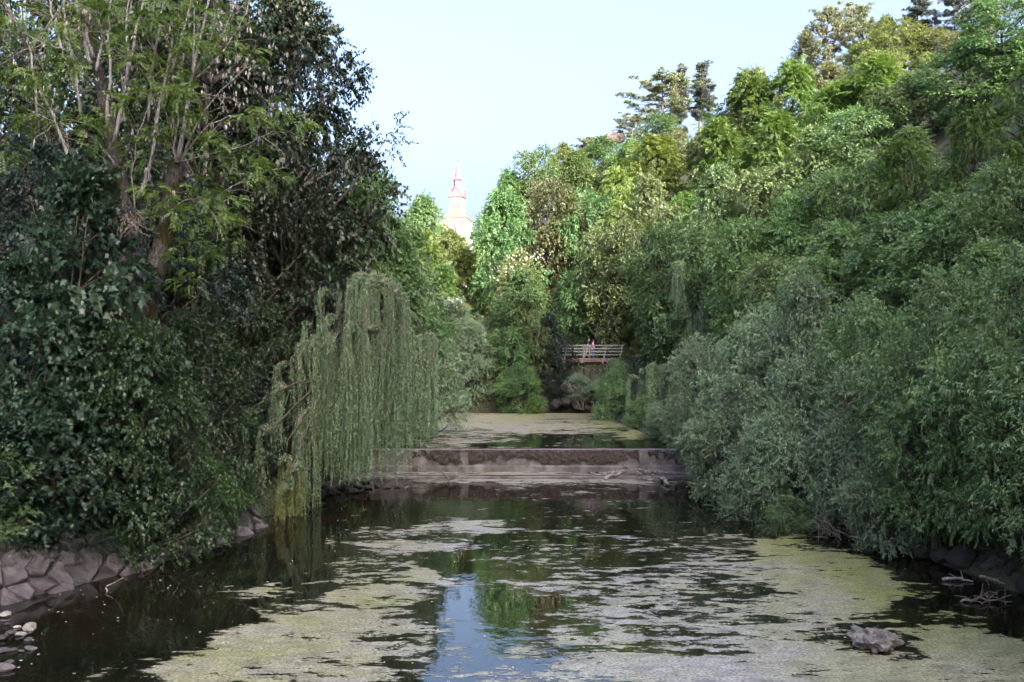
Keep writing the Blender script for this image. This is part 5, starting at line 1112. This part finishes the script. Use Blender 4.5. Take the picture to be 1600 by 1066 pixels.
for q in range(4):
    r_ = q * math.pi / 2
    def rot(o): o.rotation_euler = (0, 0, r_)
    mb = MB(); mb.prism([(-hw * .95, Z(308.5) + .25), (hw * .95, Z(308.5) + .25), (0, Z(296))], -hw - .12, -hw + 1.2); o = new_obj('gable', mb.mesh('gable', M['white_wall']), ch); rot(o)
    for sg in (-1, 1):
        mb = MB(); mb.prism([(sg * hw * 1.18, Z(309.5)), (0, Z(295.0)), (0, Z(293.8)), (sg * hw * 1.22, Z(308.6))], -hw - .4, -.2); o = new_obj('gable_roof', mb.mesh('gable_roof', M['spire']), ch); rot(o)
        x = sg * .72; w2 = .42; n = 8; top = Z(319)
        arch = [(x - w2, Z(327.5)), (x + w2, Z(327.5))] + [(x + w2 * math.cos(a_), top + w2 * math.sin(a_)) for a_ in np.linspace(0, math.pi, n)]
        mb = MB(); mb.prism(arch, -hw - .05, -hw + .15); o = new_obj('belfry_window', mb.mesh('belfry_window', M['opening']), ch); rot(o)
        arch2 = [(x - w2 - .15, Z(327.5)), (x - w2, Z(327.5))] + [(x - w2 * math.cos(a_), top + w2 * math.sin(a_)) for a_ in np.linspace(0, math.pi, n)] + [(x + w2, Z(327.5)), (x + w2 + .15, Z(327.5))] + [(x + (w2 + .15) * math.cos(a_), top + (w2 + .15) * math.sin(a_)) for a_ in np.linspace(0, math.pi, n)]
        mb = MB(); mb.prism(arch2, -hw - .14, -hw + .05); o = new_obj('window_surround', mb.mesh('window_surround', M['trim']), ch); rot(o)
mb = MB(); mb.lathe([(hw * 1.30, Z(307.5)), (1.9, Z(297)), (1.45, Z(293))], 8, (0, 0, 0), math.pi / 8); new_obj('spire_skirt', mb.mesh('spire_skirt', M['spire']), ch)
mb = MB(); mb.lathe([(1.25, Z(294)), (1.2, Z(281))], 8, (0, 0, 0), math.pi / 8); new_obj('lantern', mb.mesh('lantern', M['spire']), ch)
for q in range(4):
    a_ = q * math.pi / 2; mb = MB(); mb.prism([(-.35, Z(292)), (.35, Z(292)), (.35, Z(285)), (0, Z(283)), (-.35, Z(285))], -1.22, -1.0); o = new_obj('lantern_opening', mb.mesh('lantern_opening', M['white_wall']), ch); o.rotation_euler = (0, 0, a_)
    mb = MB(); mb.prism([(-1.15, Z(281.5)), (1.15, Z(281.5)), (0, Z(274))], -1.35, -.2); o = new_obj('lantern_gable', mb.mesh('lantern_gable', M['spire']), ch); o.rotation_euler = (0, 0, a_)
mb = MB(); mb.lathe([(1.12, Z(281)), (.75, Z(274)), (.06, Z(254))], 8, (0, 0, 0), math.pi / 8); new_obj('spire', mb.mesh('spire', M['spire']), ch)
mb = MB(); mb.box(-.07, .07, -.07, .07, Z(254.5), Z(249)); mb.box(-.42, .42, -.06, .06, Z(251.6), Z(251)); new_obj('cross', mb.mesh('cross', M['iron']), ch)
# nave end with a hipped roof in front of the tower
nx, ny, nw, nl = 1.9, -9.5, 3.55, 6.5; zr, zt_ = Z(348.5), Z(333)
mb = MB(); mb.box(nx - nw, nx + nw, ny - 4.5, -hw + .3, -1, zr); new_obj('nave_wall', mb.mesh('nave_wall', M['white_wall']), ch)
mb = MB(); mb.add([(nx - nw - .4, ny - 4.9, zr), (nx + nw + .4, ny - 4.9, zr), (nx + nw + .4, -hw, zr), (nx - nw - .4, -hw, zr), (nx, ny - 1.2, zt_), (nx, -hw, zt_)], [(0, 1, 4), (1, 2, 5, 4), (3, 0, 4, 5), (2, 3, 5), (3, 2, 1, 0)]); new_obj('nave_roof', mb.mesh('nave_roof', M['tile']), ch)
for x in (-2.2, 0, 2.2):
    mb = MB(); mb.prism([(nx + x - .45, zr - 3.4), (nx + x + .45, zr - 3.4), (nx + x + .45, zr - 1.2), (nx + x, zr - .7), (nx + x - .45, zr - 1.2)], ny - 4.56, ny - 4.4); new_obj('nave_window', mb.mesh('nave_window', M['opening']), ch)
YHs = 300.; s2 = YHs / FPX; hx = (675 - 800) * s2; hzb = gz(hx, YHs); zz = lambda y: CAMZ + (HY - y) * s2 - hzb
ho = empty('house', (hx, YHs, hzb), 'pale low-roofed house left of the church among the trees', 'house')
mb = MB(); mb.box(-2.6, 3.2, -3, 4, -1, zz(353)); new_obj('wall', mb.mesh('house_wall', M['white_wall']), ho)
mb = MB(); mb.add([(-3, -3.4, zz(353)), (3.6, -3.4, zz(353)), (3.6, 4.4, zz(353)), (-3, 4.4, zz(353)), (-2.2, .5, zz(345)), (2.8, .5, zz(345))], [(0, 1, 5, 4), (2, 3, 4, 5), (1, 2, 5), (3, 0, 4), (3, 2, 1, 0)]); rf = new_obj('roof', mb.mesh('house_roof', plain_mat('pale_roof', (.62, .60, .56), .7)), ho)
mb = MB(); mb.box(3.9, 4.6, .2, .9, zz(351), zz(342)); new_obj('chimney', mb.mesh('chimney', M['tile']), rf)
for x in (-1.2, .6, 2.2):
    mb = MB(); mb.box(x - .4, x + .4, -3.06, -2.9, zz(353) - 2.4, zz(353) - .9); new_obj('window', mb.mesh('house_window', M['opening']), ho)
